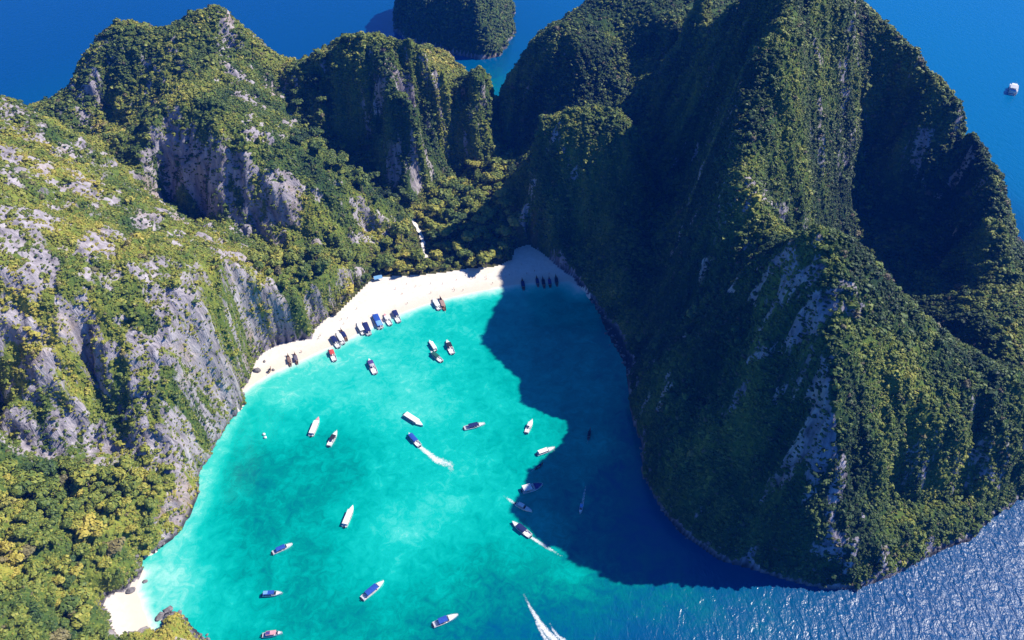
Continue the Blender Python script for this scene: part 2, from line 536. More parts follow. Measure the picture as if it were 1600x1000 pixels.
w1 = noise(nt, coords(nt, (0.26, 0.13, 0.2), (0, 0, math.radians(24))), 1.0, 3, 0.55, 0.8)
w2 = noise(nt, coords(nt, (0.85, 0.5, 0.5), (0, 0, math.radians(-14))), 1.0, 2, 0.5, 0.4)
hh = math_n(nt, 'ADD', math_n(nt, 'MULTIPLY', w1, 1.1), math_n(nt, 'MULTIPLY', w2, 0.28))
hh = math_n(nt, 'MULTIPLY', hh, chop)
nt.links.new(bump(nt, hh, 1.0, 1.0), bs.inputs['Normal'])

# leaves: tone is read from each plant
def leaf_mat(name):
    m, nt, bs = new_mat(name)
    tone = attr(nt, 'tone', 'INSTANCER')
    oi = nt.nodes.new('ShaderNodeObjectInfo')
    leafv = attr(nt, 'leaf')
    t2 = math_n(nt, 'ADD', tone, math_n(nt, 'MULTIPLY', math_n(nt, 'SUBTRACT', leafv, 0.5), 0.34), True)
    c = ramp(nt, t2, LEAF_STOPS)
    dry = ramp(nt, oi.outputs['Random'], [(0.965, (0, 0, 0)), (0.98, (1, 1, 1))])
    c = mixc(nt, math_n(nt, 'MULTIPLY', dry, 0.6), c, (0.16, 0.11, 0.085))
    nt.links.new(c, bs.inputs['Base Color'])
    bs.inputs['Roughness'].default_value = 0.6
    bs.inputs['Specular IOR Level'].default_value = 0.25
    return m


M_leaf = leaf_mat('leaves')
M_bark, nt, bs = new_mat('bark')
nt.links.new(ramp(nt, noise(nt, coords(nt, (2, 2, 0.4)), 1.5, 3), [(0.3, (0.09, 0.07, 0.055)), (0.7, (0.22, 0.19, 0.16))]), bs.inputs['Base Color'])
bs.inputs['Roughness'].default_value = 0.9


def tag(o, label=None, cat=None, group=None, kind=None):
    if label: o['label'] = label
    if cat: o['category'] = cat
    if group: o['group'] = group
    if kind: o['kind'] = kind
    return o


def mesh_np(name, verts, faces, mats=(), attrs=None, smooth_=False, face_mats=None):
    """mesh from numpy arrays; all faces have the same corner count, or a list of arrays"""
    if not isinstance(faces, (list, tuple)):
        faces = [faces]
    me = bpy.data.meshes.new(name)
    me.vertices.add(len(verts))
    me.vertices.foreach_set('co', np.asarray(verts, dtype=np.float32).ravel())
    li = np.concatenate([np.asarray(f).ravel() for f in faces]).astype(np.int32)
    tot = np.concatenate([np.full(len(f), f.shape[1], dtype=np.int32) for f in faces])
    st = np.concatenate([[0], np.cumsum(tot)[:-1]]).astype(np.int32)
    me.loops.add(len(li)); me.loops.foreach_set('vertex_index', li)
    me.polygons.add(len(tot)); me.polygons.foreach_set('loop_start', st); me.polygons.foreach_set('loop_total', tot)
    if face_mats is not None:
        me.polygons.foreach_set('material_index', np.asarray(face_mats, dtype=np.int32))
    me.update()
    me.validate()
    me.polygons.foreach_set('use_smooth', np.full(len(me.polygons), smooth_, dtype=bool))
    for k, a in (attrs or {}).items():
        at = me.attributes.new(k, 'FLOAT', 'POINT')
        at.data.foreach_set('value', np.asarray(a, dtype=np.float32).ravel())
    for m in mats:
        me.materials.append(m)
    return me


def link(name, me, parent=None):
    o = bpy.data.objects.new(name, me)
    COL.objects.link(o)
    if parent is not None:
        o.parent = parent
    return o


# ------------------------------------------------------------------ land
gy_, gx_ = np.gradient(Z, RES)
SLOPE = np.degrees(np.arctan(np.hypot(gx_, gy_)))
NZ = 1 / np.sqrt(1 + gx_ ** 2 + gy_ ** 2)
SEEDS = {
    'far_left': [P(200, 60, 120), P(330, 40, 130), P(335, 170, 112), P(450, 245, 86), P(560, 320, 40), P(480, 400, 28)],
    'central': [P(540, 100, 100), P(640, 90, 105), P(720, 100, 90), P(640, 200, 70)],
    'left': [P(-100, 300, 140), P(60, 300, 120), P(200, 330, 90), P(350, 430, 75), P(150, 600, 60), P(60, 850, 40)],
    'valley': [P(600, 425, 4), P(690, 400, 4), P(680, 300, 8), P(740, 250, 9), P(760, 330, 8)],
    'right': [P(870, 110, 92), P(930, 200, 100), P(1080, 90, 140), P(1200, 100, 170), P(1150, 300, 110), P(1290, 450, 136), P(1420, 560, 90), P(1450, 300, 90), (330, 430, 60)],
}
names = list(SEEDS)
CUT = np.stack([dist_polyline(SEEDS[k], X, Y) for k in names])
CUT[names.index('valley')] += np.clip((Z - 13) * 6, -20, 200)
REG = CUT.argmin(0)
RV, RR = names.index('valley'), names.index('right')

big = fbm(X, Y, 34, 4, 71)
mid = fbm(X, Y, 11, 3, 72)
limit = np.select([REG == names.index('left'), REG == names.index('far_left'), REG == names.index('central'), REG == RR], [41.0, 58.0, 86.0, 98.0], 90.0)
limit = np.where(poly_sdf([P(390, 395, 40), P(480, 388, 32), P(600, 390, 9), P(575, 450, 9), P(500, 512, 5), P(410, 570, 5), P(385, 500, 50)], X, Y) > 0, 84.0, limit)
gain = np.select([REG == names.index('left'), REG == RR], [95.0, 46.0], 46.0)
VEG = np.clip(0.5 + (limit - SLOPE) / gain + 0.8 * big + 0.95 * mid + 0.6 * fbm(X, Y, 4.5, 2, 73), 0, 1).astype(np.float32)
VEG = np.maximum(VEG, 0.97 * smooth(1.0, 2.0, Z) * (poly_sdf([P(-140, 770, 40), P(0, 735, 45), P(120, 728, 35), P(250, 735, 22), P(285, 745, 14), P(250, 800, 14), P(215, 850, 14), P(200, 900, 8), P(160, 935, 8), P(172, 1000, 8), P(160, 1060, 8), P(-150, 1080, 40)], X, Y) > 2))
VEG -= 0.38 * smooth(4, 0, dist_polyline([P(1283, 500, 122), P(1286, 660, 88), P(1318, 745, 56), P(1296, 842, 22)], X, Y) + 3 * mid)
VEG -= 0.40 * smooth(7, 2, dist_polyline([P(1158, 115, 165), P(1150, 180, 150), P(1146, 240, 138), P(1138, 300, 125), P(1124, 370, 106)], X, Y) + 4 * mid)
VEG -= 0.75 * smooth(-3, 5, poly_sdf([P(1146, 335, 108), P(1230, 325, 92), P(1225, 395, 74), P(1140, 415, 86)], X, Y) + 5 * mid)
VEG = np.clip(VEG, 0, 1)
VEG *= smooth(0.5, 5.0, Z + 2 * mid)
WET = smooth(2.8, 1.2, Z + 0.8 * mid) * (BS < -1)  # wet tide band, its dark also painting the shade of the undercut
WETS = smooth(0.75, 0.15, Z) * 0.8
idx = np.arange(X.size).reshape(X.shape)
Q = np.stack([idx[:-1, :-1], idx[:-1, 1:], idx[1:, 1:], idx[1:, :-1]], -1)
VTX = np.stack([X, Y, Z], -1).reshape(-1, 3).astype(np.float32)
RAVINE_SHADE = [P(1385, 150, 100), P(1310, 300, 50), P(1290, 370, 36), P(1400, 480, 18), P(1500, 560, 28), P(1500, 420, 36), P(1540, 300, 80), P(1500, 190, 100)]


def tone_at(x, y, z, slope, reg):
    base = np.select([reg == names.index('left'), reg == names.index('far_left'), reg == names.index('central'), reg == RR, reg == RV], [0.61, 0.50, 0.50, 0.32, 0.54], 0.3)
    base = base - 0.14 * smooth(-8, 8, poly_sdf(RAVINE_SHADE, x, y))  # darker plant and ground tone paints the ravine's cast shadow
    return base + 0.30 * fbm(x, y, 34, 3, 111) + 0.22 * fbm(x, y, 10, 2, 112)


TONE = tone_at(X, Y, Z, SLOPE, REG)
# rugged relief on the walls: push the steep vertices about along the surface normal
Nn = np.stack([-gx_ * NZ, -gy_ * NZ, NZ], -1).reshape(-1, 3)
xf, yf, zf = VTX[:, 0], VTX[:, 1], VTX[:, 2]
steep = smooth(45, 68, SLOPE).ravel() * smooth(1.5, 6, zf)
rel = np.where(REG.ravel() == RR, 1.6, 3.4) * fbm(xf, yf, 15.0, 2, 83, ridged=True) + 1.6 * fbm(xf + 0.31 * zf, yf - 0.23 * zf, 7.0, 3, 81, ridged=True) + 0.8 * fbm(xf * 1.0 + 0.9 * zf, yf + 0.8 * zf, 4.0, 2, 82)
VTX = VTX + Nn * (rel * steep)[:, None]
fz = Z[:-1, :-1]
fbs = np.maximum.reduce([SD[:-1, :-1], SD[1:, :-1], SD[:-1, 1:], SD[1:, 1:]])
wet_ok = (np.maximum.reduce([Z[:-1, :-1], Z[1:, :-1], Z[:-1, 1:], Z[1:, 1:]]) > -2.5)
fb = np.minimum.reduce([BS[:-1, :-1], BS[1:, :-1], BS[:-1, 1:], BS[1:, 1:]]) > -1.3
fb |= (BS[:-1, :-1] > -14) & (fbs < 1.2) & (Z[:-1, :-1] < 0.25)
freg = REG[:-1, :-1]
cove_side = (Y[:-1, :-1] < 300)


def cut_land(name, mask, mat, label, wetf, sm=True):
    f = Q[mask]
    used, inv = np.unique(f.ravel(), return_inverse=True)
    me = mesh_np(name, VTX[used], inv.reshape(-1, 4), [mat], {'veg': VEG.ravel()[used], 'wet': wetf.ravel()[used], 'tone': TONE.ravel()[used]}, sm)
    return tag(link(name, me), label, None, None, 'structure')


cut_land('beach', wet_ok & fb & ~cove_side, M_sand, 'white sand beach at the head of the turquoise bay', WETS)
cut_land('beach', wet_ok & fb & cove_side, M_sand, 'small white sand cove in the lower left corner', WETS)
for k, lab in (('far_left', 'tall rugged limestone hill at the upper left with a dark cliff'), ('central', 'rounded limestone hill behind the valley with a bright spur'),
               ('left', 'lit limestone headland along the left shore of the bay'), ('right', 'huge shaded limestone massif on the right of the bay')):
    cut_land('hill', wet_ok & ~fb & (freg == names.index(k)), M_rock, lab, WET)
cut_land('valley_floor', wet_ok & ~fb & (freg == RV), M_soil, 'flat wooded valley floor behind the beach', WET)

# islet beyond the hills
IX, IY = np.meshgrid(np.arange(-190, 60, 2.2, dtype=np.float32), np.arange(860, 1130, 2.2, dtype=np.float32))
isd = poly_sdf(islet_poly, IX, IY)
iwx = 6 * fbm(IX, IY, 22, 3, 91)
ih = np.clip(isd + iwx, -8, 200)
IZ = 74 * (1 - np.exp(-np.clip(ih, 0, None) / 17.0)) + 5 * fbm(IX, IY, 16, 3, 92, ridged=True) * smooth(2, 20, ih) - 1.0 + np.minimum(ih, 0) * 0.4
ig, igx = np.gradient(IZ, 2.2)
ISL = np.degrees(np.arctan(np.hypot(ig, igx)))
iid = np.arange(IX.size).reshape(IX.shape)
IQ = np.stack([iid[:-1, :-1], iid[:-1, 1:], iid[1:, 1:], iid[1:, :-1]], -1)[IZ[:-1, :-1] > -2.5]
used, inv = np.unique(IQ.ravel(), return_inverse=True)
IV = np.stack([IX, IY, IZ], -1).reshape(-1, 3)
IVEG = np.clip(0.5 + (92 - ISL) / 30 + 0.5 * fbm(IX, IY, 20, 3, 93), 0, 1) * smooth(1, 5, IZ)
me = mesh_np('islet', IV[used], inv.reshape(-1, 4), [M_rock], {'tone': np.full(len(used), .36), 'veg': IVEG.ravel()[used], 'wet': smooth(1.6, 0.4, IZ).ravel()[used]}, True)
tag(link('islet', me), 'round wooded rock islet in the sea beyond the central hill', None, None, 'structure')

# ------------------------------------------------------------------ sea
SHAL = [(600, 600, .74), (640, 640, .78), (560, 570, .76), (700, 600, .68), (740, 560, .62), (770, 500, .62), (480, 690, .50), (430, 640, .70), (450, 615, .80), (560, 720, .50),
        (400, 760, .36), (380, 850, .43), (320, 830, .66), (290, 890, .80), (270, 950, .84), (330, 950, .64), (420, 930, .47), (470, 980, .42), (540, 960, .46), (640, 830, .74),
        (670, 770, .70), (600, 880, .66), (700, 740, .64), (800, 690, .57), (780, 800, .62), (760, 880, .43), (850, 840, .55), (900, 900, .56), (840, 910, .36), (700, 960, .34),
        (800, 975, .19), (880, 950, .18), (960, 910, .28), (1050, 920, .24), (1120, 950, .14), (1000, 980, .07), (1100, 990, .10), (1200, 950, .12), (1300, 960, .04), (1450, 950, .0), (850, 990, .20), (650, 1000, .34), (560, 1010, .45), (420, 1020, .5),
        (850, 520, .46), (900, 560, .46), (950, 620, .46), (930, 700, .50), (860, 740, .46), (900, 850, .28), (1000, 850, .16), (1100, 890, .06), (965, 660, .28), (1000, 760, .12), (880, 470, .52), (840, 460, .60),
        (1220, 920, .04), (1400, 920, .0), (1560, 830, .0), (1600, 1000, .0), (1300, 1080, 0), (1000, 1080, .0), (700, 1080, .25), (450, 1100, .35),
        (772, 140, .24), (768, 120, .16), (745, 104, .08), (800, 60, .02), (700, 100, .0), (60, 100, 0), (400, 50, 0)]
sp = np.array([P(a, b)[:2] for a, b, _ in SHAL] + [(350, 250), (500, 500), (300, 800), (100, 900), (-200, 850), (-600, 500), (-600, 100), (0, 0), (300, 0), (-300, -100), (0, 1200)])
sv = np.array([q[2] for q in SHAL] + [0.0] * 11)
w_s = rbf_fit(sp, sv, 0.5)


def axis(a, b, step):
    core = np.arange(a, b + step, step)
    lo, hi = [a], [core[-1]]
    st = step
    while hi[-1] < 16000:
        st *= 1.35
        lo.append(lo[-1] - st); hi.append(hi[-1] + st)
    return np.concatenate([lo[:0:-1], core, hi[1:]]).astype(np.float32)


SXX, SYY = np.meshgrid(axis(-260, 460, 3.0), axis(90, 840, 3.0))
sh = np.clip(rbf_eval(sp, w_s, SXX, SYY), 0, 0.86)
farm = smooth(700, 1200, np.hypot(SXX, SYY - 450))
sh = sh * (1 - farm)
bsd = np.maximum(poly_sdf(beach_poly, SXX, SYY), poly_sdf(cove_poly, SXX, SYY))
csd = poly_sdf(coast, SXX, SYY)
sh = np.maximum(sh, np.where(bsd > -40, 0.62 + 0.42 * np.exp(np.clip(bsd, -60, 0) / 7.5), 0) * smooth(-40, -8, bsd))
pts_l = np.array([P(a, b)[:2] for a, b in [(260, 960), (250, 890), (300, 790), (330, 690), (380, 620)]])
dl = dist_polyline(pts_l, SXX, SYY)
sh = np.maximum(sh, 0.80 * smooth(34, 3, dl))
sh = np.clip(sh, 0, 1)
CH = [(600, 700, .05), (450, 850, .05), (700, 850, .06), (850, 800, .06), (750, 970, .12), (900, 950, .25), (1000, 960, .5), (1150, 950, .75), (1300, 960, .9), (1500, 950, 1.1), (1600, 850, 1.1), (1400, 900, .95),
      (900, 600, .03), (1000, 850, .06), (1150, 890, .2), (772, 140, .1)]
cp = np.array([P(a, b)[:2] for a, b, _ in CH] + [(700, 300), (900, 700), (0, 1100), (-700, 600), (600, -100), (0, -200), (500, 1300)])
cv = np.array([q[2] for q in CH] + [0.6, 0.4, 0.3, 0.3, 0.9, 0.5, .35])
chp = np.clip(rbf_eval(cp, rbf_fit(cp, cv, 0.5), SXX, SYY), 0.04, 1.1)
far2 = smooth(700, 1300, np.hypot(SXX, SYY - 450))
chp = chp * (1 - far2) + 0.3 * far2
azure_sheen = smooth(-150, 620, SXX + 0.15 * (SYY - 700)) * smooth(0, 60, -csd) * smooth(0.10, 0.0, sh) * smooth(330, 560, SYY)  # where the sheen is painted, growing towards the right
sid = np.arange(SXX.size).reshape(SXX.shape)
SQ = np.stack([sid[:-1, :-1], sid[:-1, 1:], sid[1:, 1:], sid[1:, :-1]], -1).reshape(-1, 4)
me = mesh_np('sea', np.stack([SXX, SYY, np.zeros_like(SXX)], -1).reshape(-1, 3), SQ, [M_sea], {'shallow': sh, 'chop': chp, 'azure_sheen': azure_sheen}, True)
tag(link('sea', me), 'turquoise bay water deepening to blue open sea', None, None, 'structure')
# ------------------------------------------------------------------ plants
def ico(sub):
    import bmesh
    bm = bmesh.new()
    bmesh.ops.create_icosphere(bm, subdivisions=sub, radius=1.0)
    v = np.array([q.co[:] for q in bm.verts], dtype=np.float32)
    f = np.array([[q.index for q in p.verts] for p in bm.faces], dtype=np.int32)
    bm.free()
    return v, f


ICO1, ICO1F = ico(1)
ICO2, ICO2F = ico(2)


def crown_mesh(name, seed, nclump, leaf_n, leaf_s, flat=0.75, core=True, spread=0.62, core_f=None):
    """uneven crown of unit radius: leaf clumps round a lumpy inside, gaps between the clumps"""
    g = np.random.default_rng(seed)
    V, F, L, off = [], [], [], 0
    cen, rad = [], []
    for k in range(nclump):
        if k == 0:
            c = np.array([0, 0, 0.15]); r0 = 0.55
        else:
            a = k * 2.399 + g.uniform(-.5, .5); rr = spread * math.sqrt(g.uniform(.12, 1)); 
            c = np.array([math.cos(a) * rr, math.sin(a) * rr, g.uniform(-.05, .55) * (1.15 - rr)]); r0 = g.uniform(.26, .46)
        cen.append(c); rad.append(r0)
        vv, ff = (ICO1, ICO1F)
        w = vv * (1 + g.uniform(-.22, .22, (len(vv), 1))) * r0 * 0.86
        w = w * np.array([1, 1, flat]) + c
        V.append(w); F.append(ff + off); off += len(w)
        L.append(np.full(len(w), 0.42 + g.uniform(-.12, .12)))
    cen = np.array(cen); rad = np.array(rad)
    n = leaf_n
    k = g.choice(nclump, n, p=rad ** 2 / (rad ** 2).sum())
    d = g.normal(size=(n, 3)); d[:, 2] = np.abs(d[:, 2]) * 0.9 - 0.25
    d /= np.linalg.norm(d, axis=1, keepdims=True)
    pos = cen[k] + d * rad[k][:, None] * g.uniform(.8, 1.12, (n, 1)) * np.array([1, 1, flat])
    nrm = d + g.normal(size=(n, 3)) * 0.30 + np.array([0, 0, .30])
    nrm /= np.linalg.norm(nrm, axis=1, keepdims=True)
    t = np.cross(nrm, g.normal(size=(n, 3))); t /= np.linalg.norm(t, axis=1, keepdims=True)
    b = np.cross(nrm, t)
    s = leaf_s * g.uniform(.6, 1.3, (n, 1))
    tri = np.stack([pos - t * s, pos + b * s * 0.62, pos + t * s, pos - b * s * 0.62], 1).reshape(-1, 3)
    V.append(tri)
    quads = (np.arange(n * 4).reshape(-1, 4) + off).astype(np.int32)
    L.append(np.repeat(g.uniform(0, 1, n), 4))
    V = np.concatenate(V)
    return mesh_np(name, V, [np.concatenate(F), quads], [M_leaf], {'leaf': np.concatenate(L)}, False)


def trunk_mesh(name, seed, h=1.0, r=0.05):
    """tapered bent trunk with three limbs, height 1"""
    g = np.random.default_rng(seed)
    V, F, off = [], [], 0
    def tube(pts, r0, r1, n=6):
        nonlocal off
        pts = np.array(pts, dtype=float); m = len(pts)
        for i, p in enumerate(pts):
            rr = r0 + (r1 - r0) * i / (m - 1)
            dirv = pts[min(i + 1, m - 1)] - pts[max(i - 1, 0)]
            dirv /= np.linalg.norm(dirv)
            a = np.cross(dirv, [0.3, 1, 0.1]); a /= np.linalg.norm(a); bq = np.cross(dirv, a)
            for q in range(n):
                th = 2 * math.pi * q / n
                V.append(p + (a * math.cos(th) + bq * math.sin(th)) * rr)
        for i in range(m - 1):
            for q in range(n):
                F.append([off + i * n + q, off + i * n + (q + 1) % n, off + (i + 1) * n + (q + 1) % n, off + (i + 1) * n + q])
        off += m * n
    bx, by = g.uniform(-.08, .08, 2)
    top = np.array([bx, by, h * 0.8])
    tube([(0, 0, -0.12), (bx * .2, by * .2, h * .3), (bx * .7, by * .7, h * .58), top], r * 1.25, r * 0.6)
    for k in range(3):
        a = k * 2.1 + g.uniform(-.4, .4)
        e = top + np.array([math.cos(a) * .3, math.sin(a) * .3, .22])
        st = np.array([bx * .7, by * .7, h * .58])
        tube([st, (st + e) / 2 + np.array([0, 0, -.03]), e], r * 0.5, r * 0.18, 5)
    return mesh_np(name, np.array(V), np.array(F, dtype=np.int32), [M_bark], None, True)


TREE_CROWNS = [crown_mesh('tree_crown', 100 + i, 9 + i % 4, 300, 0.17, 0.8) for i in range(6)]
TRUNKS = [trunk_mesh('tree_trunk', 200 + i) for i in range(3)]
BUSH = [crown_mesh('bush_crown', 300 + i, 3 + i % 3, 34, 0.30, 0.85, spread=0.55) for i in range(6)]
FAR_CROWN = [crown_mesh('forest_crown', 400 + i, 8 + i % 3, 170, 0.2, 0.82) for i in range(5)]

def lookup(field, x, y):
    i = np.clip(np.rint((x - GX[0]) / RES).astype(int), 0, len(GX) - 1)
    j = np.clip(np.rint((y - GY[0]) / RES).astype(int), 0, len(GY) - 1)
    return field[j, i]


# surface samples, weighted by true area
tri_area = (RES * RES / NZ[:-1, :-1])
ok = (Z[:-1, :-1] > 1.6) & (BS[:-1, :-1] < -1.5)
front = (-gy_ * NZ)[:-1, :-1]                       # slopes turned away from the bay get a thinner cover
weight = np.where(ok, np.minimum(tri_area, 60.0), 0) * np.clip(VEG[:-1, :-1] * 1.1 + 0.30, 0, 1)
depth = np.hypot(X, Y)[:-1, :-1]
hid = ((Y[:-1, :-1] > 690) & (X[:-1, :-1] > 40)) | (X[:-1, :-1] < -440) | (Y[:-1, :-1] < 110)
weight = np.where(hid, weight * 0.25, weight)
NB = 270000
wf = (weight / weight.sum()).ravel()
cell = rng.choice(len(wf), NB, p=wf)
jj, ii = np.divmod(cell, weight.shape[1])
tu, tv = rng.random(NB), rng.random(NB)
vt = VTX.reshape(X.shape + (3,))
pos = ((vt[jj, ii] * (1 - tu)[:, None] + vt[jj, ii + 1] * tu[:, None]) * (1 - tv)[:, None]
       + (vt[jj + 1, ii] * (1 - tu)[:, None] + vt[jj + 1, ii + 1] * tu[:, None]) * tv[:, None])
breg = REG[jj, ii]
bslope = SLOPE[jj, ii]
bveg = VEG[jj, ii]
# forest zones carry tall trees
forest_poly = [P(-140, 770, 40), P(0, 735, 45), P(120, 728, 35), P(250, 735, 22), P(285, 745, 14), P(250, 800, 14), P(215, 850, 14), P(200, 900, 8), P(160, 935, 8), P(172, 1000, 8), P(160, 1060, 8), P(-150, 1080, 40)]
knoll_poly = [P(396, 400, 40), P(470, 392, 32), P(560, 392, 22), P(590, 400, 9), P(575, 440, 9), P(540, 460, 16), P(500, 490, 22), P(450, 515, 25), P(405, 520, 36)]
hollow_poly = [P(470, 180, 56), P(560, 170, 60), P(650, 265, 14), P(645, 330, 8), P(622, 348, 14), P(560, 298, 48), P(505, 264, 68), P(452, 225, 84)]


def zone(x, y):
    v = (lookup(REG, x, y) == RV)
    f = poly_sdf(forest_poly, x, y) > 0
    k = poly_sdf(knoll_poly, x, y) > 0
    h = poly_sdf(hollow_poly, x, y) > 0
    return np.where(f, 1, np.where(v, 2, np.where(k, 3, np.where(h, 4, 0))))


bx, by = pos[:, 0].astype(np.float32), pos[:, 1].astype(np.float32)
bzone = zone(bx, by)
PATHS = [[P(640, 340, 6), P(650, 352, 6), P(657, 364, 5), P(661, 376, 5), P(660, 392, 4), P(668, 404, 3)], [P(644, 312, 9), P(652, 302, 9)]]
dpath = np.minimum.reduce([dist_polyline(p, bx, by) for p in PATHS])
far = np.hypot(bx, by)
rb = rng.lognormal(0.0, 0.30, NB) * 1.05 * np.where(rng.random(NB) < 0.06, 2.1, 1.0)
rb *= np.where(breg == RR, 1.15, 1.0) * (1 + 0.35 * smooth(480, 700, far))
rb *= np.where(bslope > 60, 0.85, 1.0)
rb = np.clip(rb, 0.5, 4.4)
keepb = (dpath > 3.5)
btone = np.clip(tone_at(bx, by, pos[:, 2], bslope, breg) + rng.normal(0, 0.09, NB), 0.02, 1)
# crest lines are yellower
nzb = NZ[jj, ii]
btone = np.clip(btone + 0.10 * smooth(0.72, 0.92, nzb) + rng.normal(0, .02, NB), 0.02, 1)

# trees: blue-noise like placement inside the forest zones
def scatter_trees(spacing, want):
    xs = np.arange(-330, 60, spacing); ys = np.arange(100, 735, spacing)
    xx, yy = np.meshgrid(xs, ys)
    xx = (xx + rng.uniform(-.45, .45, xx.shape) * spacing).ravel().astype(np.float32)
    yy = (yy + rng.uniform(-.45, .45, yy.shape) * spacing).ravel().astype(np.float32)
    zn = zone(xx, yy)
    bsv, zz, rg, sl = lookup(BS, xx, yy), lookup(Z, xx, yy), lookup(REG, xx, yy), lookup(SLOPE, xx, yy)
    dp = np.minimum.reduce([dist_polyline(p, xx, yy) for p in PATHS])
    m = (zn == want) & (bsv < 0.4) & (zz > 1.2) & (dp > 6.5) & (sl < 66)
    return xx[m], yy[m], zz[m], rg[m], sl[m], zn[m]


tx_, ty_, tz_, treg, tsl, tzn = [np.concatenate(q) for q in zip(*[scatter_trees(sp_, w_) for sp_, w_ in ((4.9, 1), (8.8, 2), (7.0, 3), (7.8, 4))])]
NT = len(tx_)
trad = np.clip(rng.lognormal(0, 0.3, NT) * np.where(tzn == 1, 3.5, np.where(tzn == 2, 5.0, 4.2)), 1.8, 8.5)
thgt = trad * rng.uniform(0.55, 1.55, NT)
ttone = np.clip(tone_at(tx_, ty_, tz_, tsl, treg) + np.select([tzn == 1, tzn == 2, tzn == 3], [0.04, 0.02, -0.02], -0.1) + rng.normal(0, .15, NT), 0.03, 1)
px_, py_, dd_ = to_px(tx_, ty_, tz_ + thgt)
inview = (px_ > -5) & (px_ < 1605) & (py_ > -5) & (py_ < 1008)
size_px = trad / dd_ * FOCAL * inview
order = np.argsort(-size_px)
indiv = order[:300]
rest = np.setdiff1d(np.arange(NT), indiv)

GROUPS = {}
def tree_words(i):
    t = ttone[i]
    kind = 'yellow green' if t > 0.68 else ('mid green' if t > 0.45 else 'dark green')
    if tzn[i] == 1:
        if py_[i] < 800:
            where = 'on the lower left hillside below the grey cliff'
        elif py_[i] < 900:
            where = 'on the lower left hillside above the rocky shore'
        else:
            where = 'in the bottom left corner beside the small cove'
    elif tzn[i] == 2:
        where = 'on the valley floor behind the beach'
    elif tzn[i] == 3:
        where = 'on the wooded knoll left of the beach'
    else:
        where = 'in the hollow between the two upper hills'
    return kind + ' broad crowned tree ' + where, kind + ' trees ' + where


for i in indiv:
    lab, grp = tree_words(i)
    t = bpy.data.objects.new('tree', None)
    COL.objects.link(t)
    t.empty_display_size = 0.5
    t.location = (float(tx_[i]), float(ty_[i]), float(tz_[i]) - 0.1)
    t.rotation_euler = (0, 0, float(rng.uniform(0, 6.28)))
    tag(t, lab, 'tree', grp)
    tr = link('trunk', TRUNKS[int(rng.integers(3))], t)
    hgt = float(thgt[i]); rr = float(trad[i])
    tr.scale = (rr * 1.0, rr * 1.0, hgt * 1.0)
    cr = link('crown', TREE_CROWNS[int(rng.integers(6))], t)
    cr.location = (0, 0, hgt * 0.88)
    cr.scale = (rr, rr, rr * float(rng.uniform(.8, 1.1)))
    cr['tone'] = float(ttone[i])


def instancer(name, label, meshes, pts, radius, squash, tone, mat=None):
    """one stuff object: plants set on points by geometry nodes"""
    n = len(pts)
    me = bpy.data.meshes.new(name)
    me.vertices.add(n)
    me.vertices.foreach_set('co', np.asarray(pts, dtype=np.float32).ravel())
    sc3 = np.stack([radius, radius, radius * squash], -1).astype(np.float32)
    for k, typ, key, dat in (('siz', 'FLOAT_VECTOR', 'vector', sc3), ('rot', 'FLOAT_VECTOR', 'vector', np.stack([rng.uniform(-.25, .25, n), rng.uniform(-.25, .25, n), rng.uniform(0, 6.28, n)], -1)),
                             ('tone', 'FLOAT', 'value', tone), ('pick', 'INT', 'value', rng.integers(0, len(meshes), n))):
        a = me.attributes.new(k, typ, 'POINT')
        a.data.foreach_set(key, np.asarray(dat, dtype=np.int32 if typ == 'INT' else np.float32).ravel())
    o = tag(link(name, me), label, None, None, 'stuff')
    ng = bpy.data.node_groups.new(name, 'GeometryNodeTree')
    ng.interface.new_socket('Geometry', in_out='INPUT', socket_type='NodeSocketGeometry')
    ng.interface.new_socket('Geometry', in_out='OUTPUT', socket_type='NodeSocketGeometry')
    gi = ng.nodes.new('NodeGroupInput'); go = ng.nodes.new('NodeGroupOutput')
    join = ng.nodes.new('GeometryNodeJoinGeometry')
    def na(nm, dt):
        q = ng.nodes.new('GeometryNodeInputNamedAttribute'); q.data_type = dt; q.inputs['Name'].default_value = nm
        return q.outputs['Attribute']
    pick, siz, rot = na('pick', 'INT'), na('siz', 'FLOAT_VECTOR'), na('rot', 'FLOAT_VECTOR')
    for k, mm in enumerate(meshes):
        src = bpy.data.objects.new(mm.name, mm)
        oi = ng.nodes.new('GeometryNodeObjectInfo')
        oi.inputs['Object'].default_value = src
        oi.inputs['As Instance'].default_value = True
        cmp_ = ng.nodes.new('FunctionNodeCompare'); cmp_.data_type = 'INT'; cmp_.operation = 'EQUAL'
        ints = [s for s in cmp_.inputs if s.type == 'INT']
        ng.links.new(pick, ints[0]); ints[1].default_value = k
        ip = ng.nodes.new('GeometryNodeInstanceOnPoints')
        ng.links.new(gi.outputs[0], ip.inputs['Points'])
        ng.links.new(cmp_.outputs['Result'], ip.inputs['Selection'])
        ng.links.new(oi.outputs['Geometry'], ip.inputs['Instance'])
        ng.links.new(siz, ip.inputs['Scale'])
        ng.links.new(rot, ip.inputs['Rotation'])
        ng.links.new(ip.outputs['Instances'], join.inputs[0])
    ng.links.new(join.outputs[0], go.inputs[0])
    md = o.modifiers.new('plants', 'NODES')
    md.node_group = ng
    return o


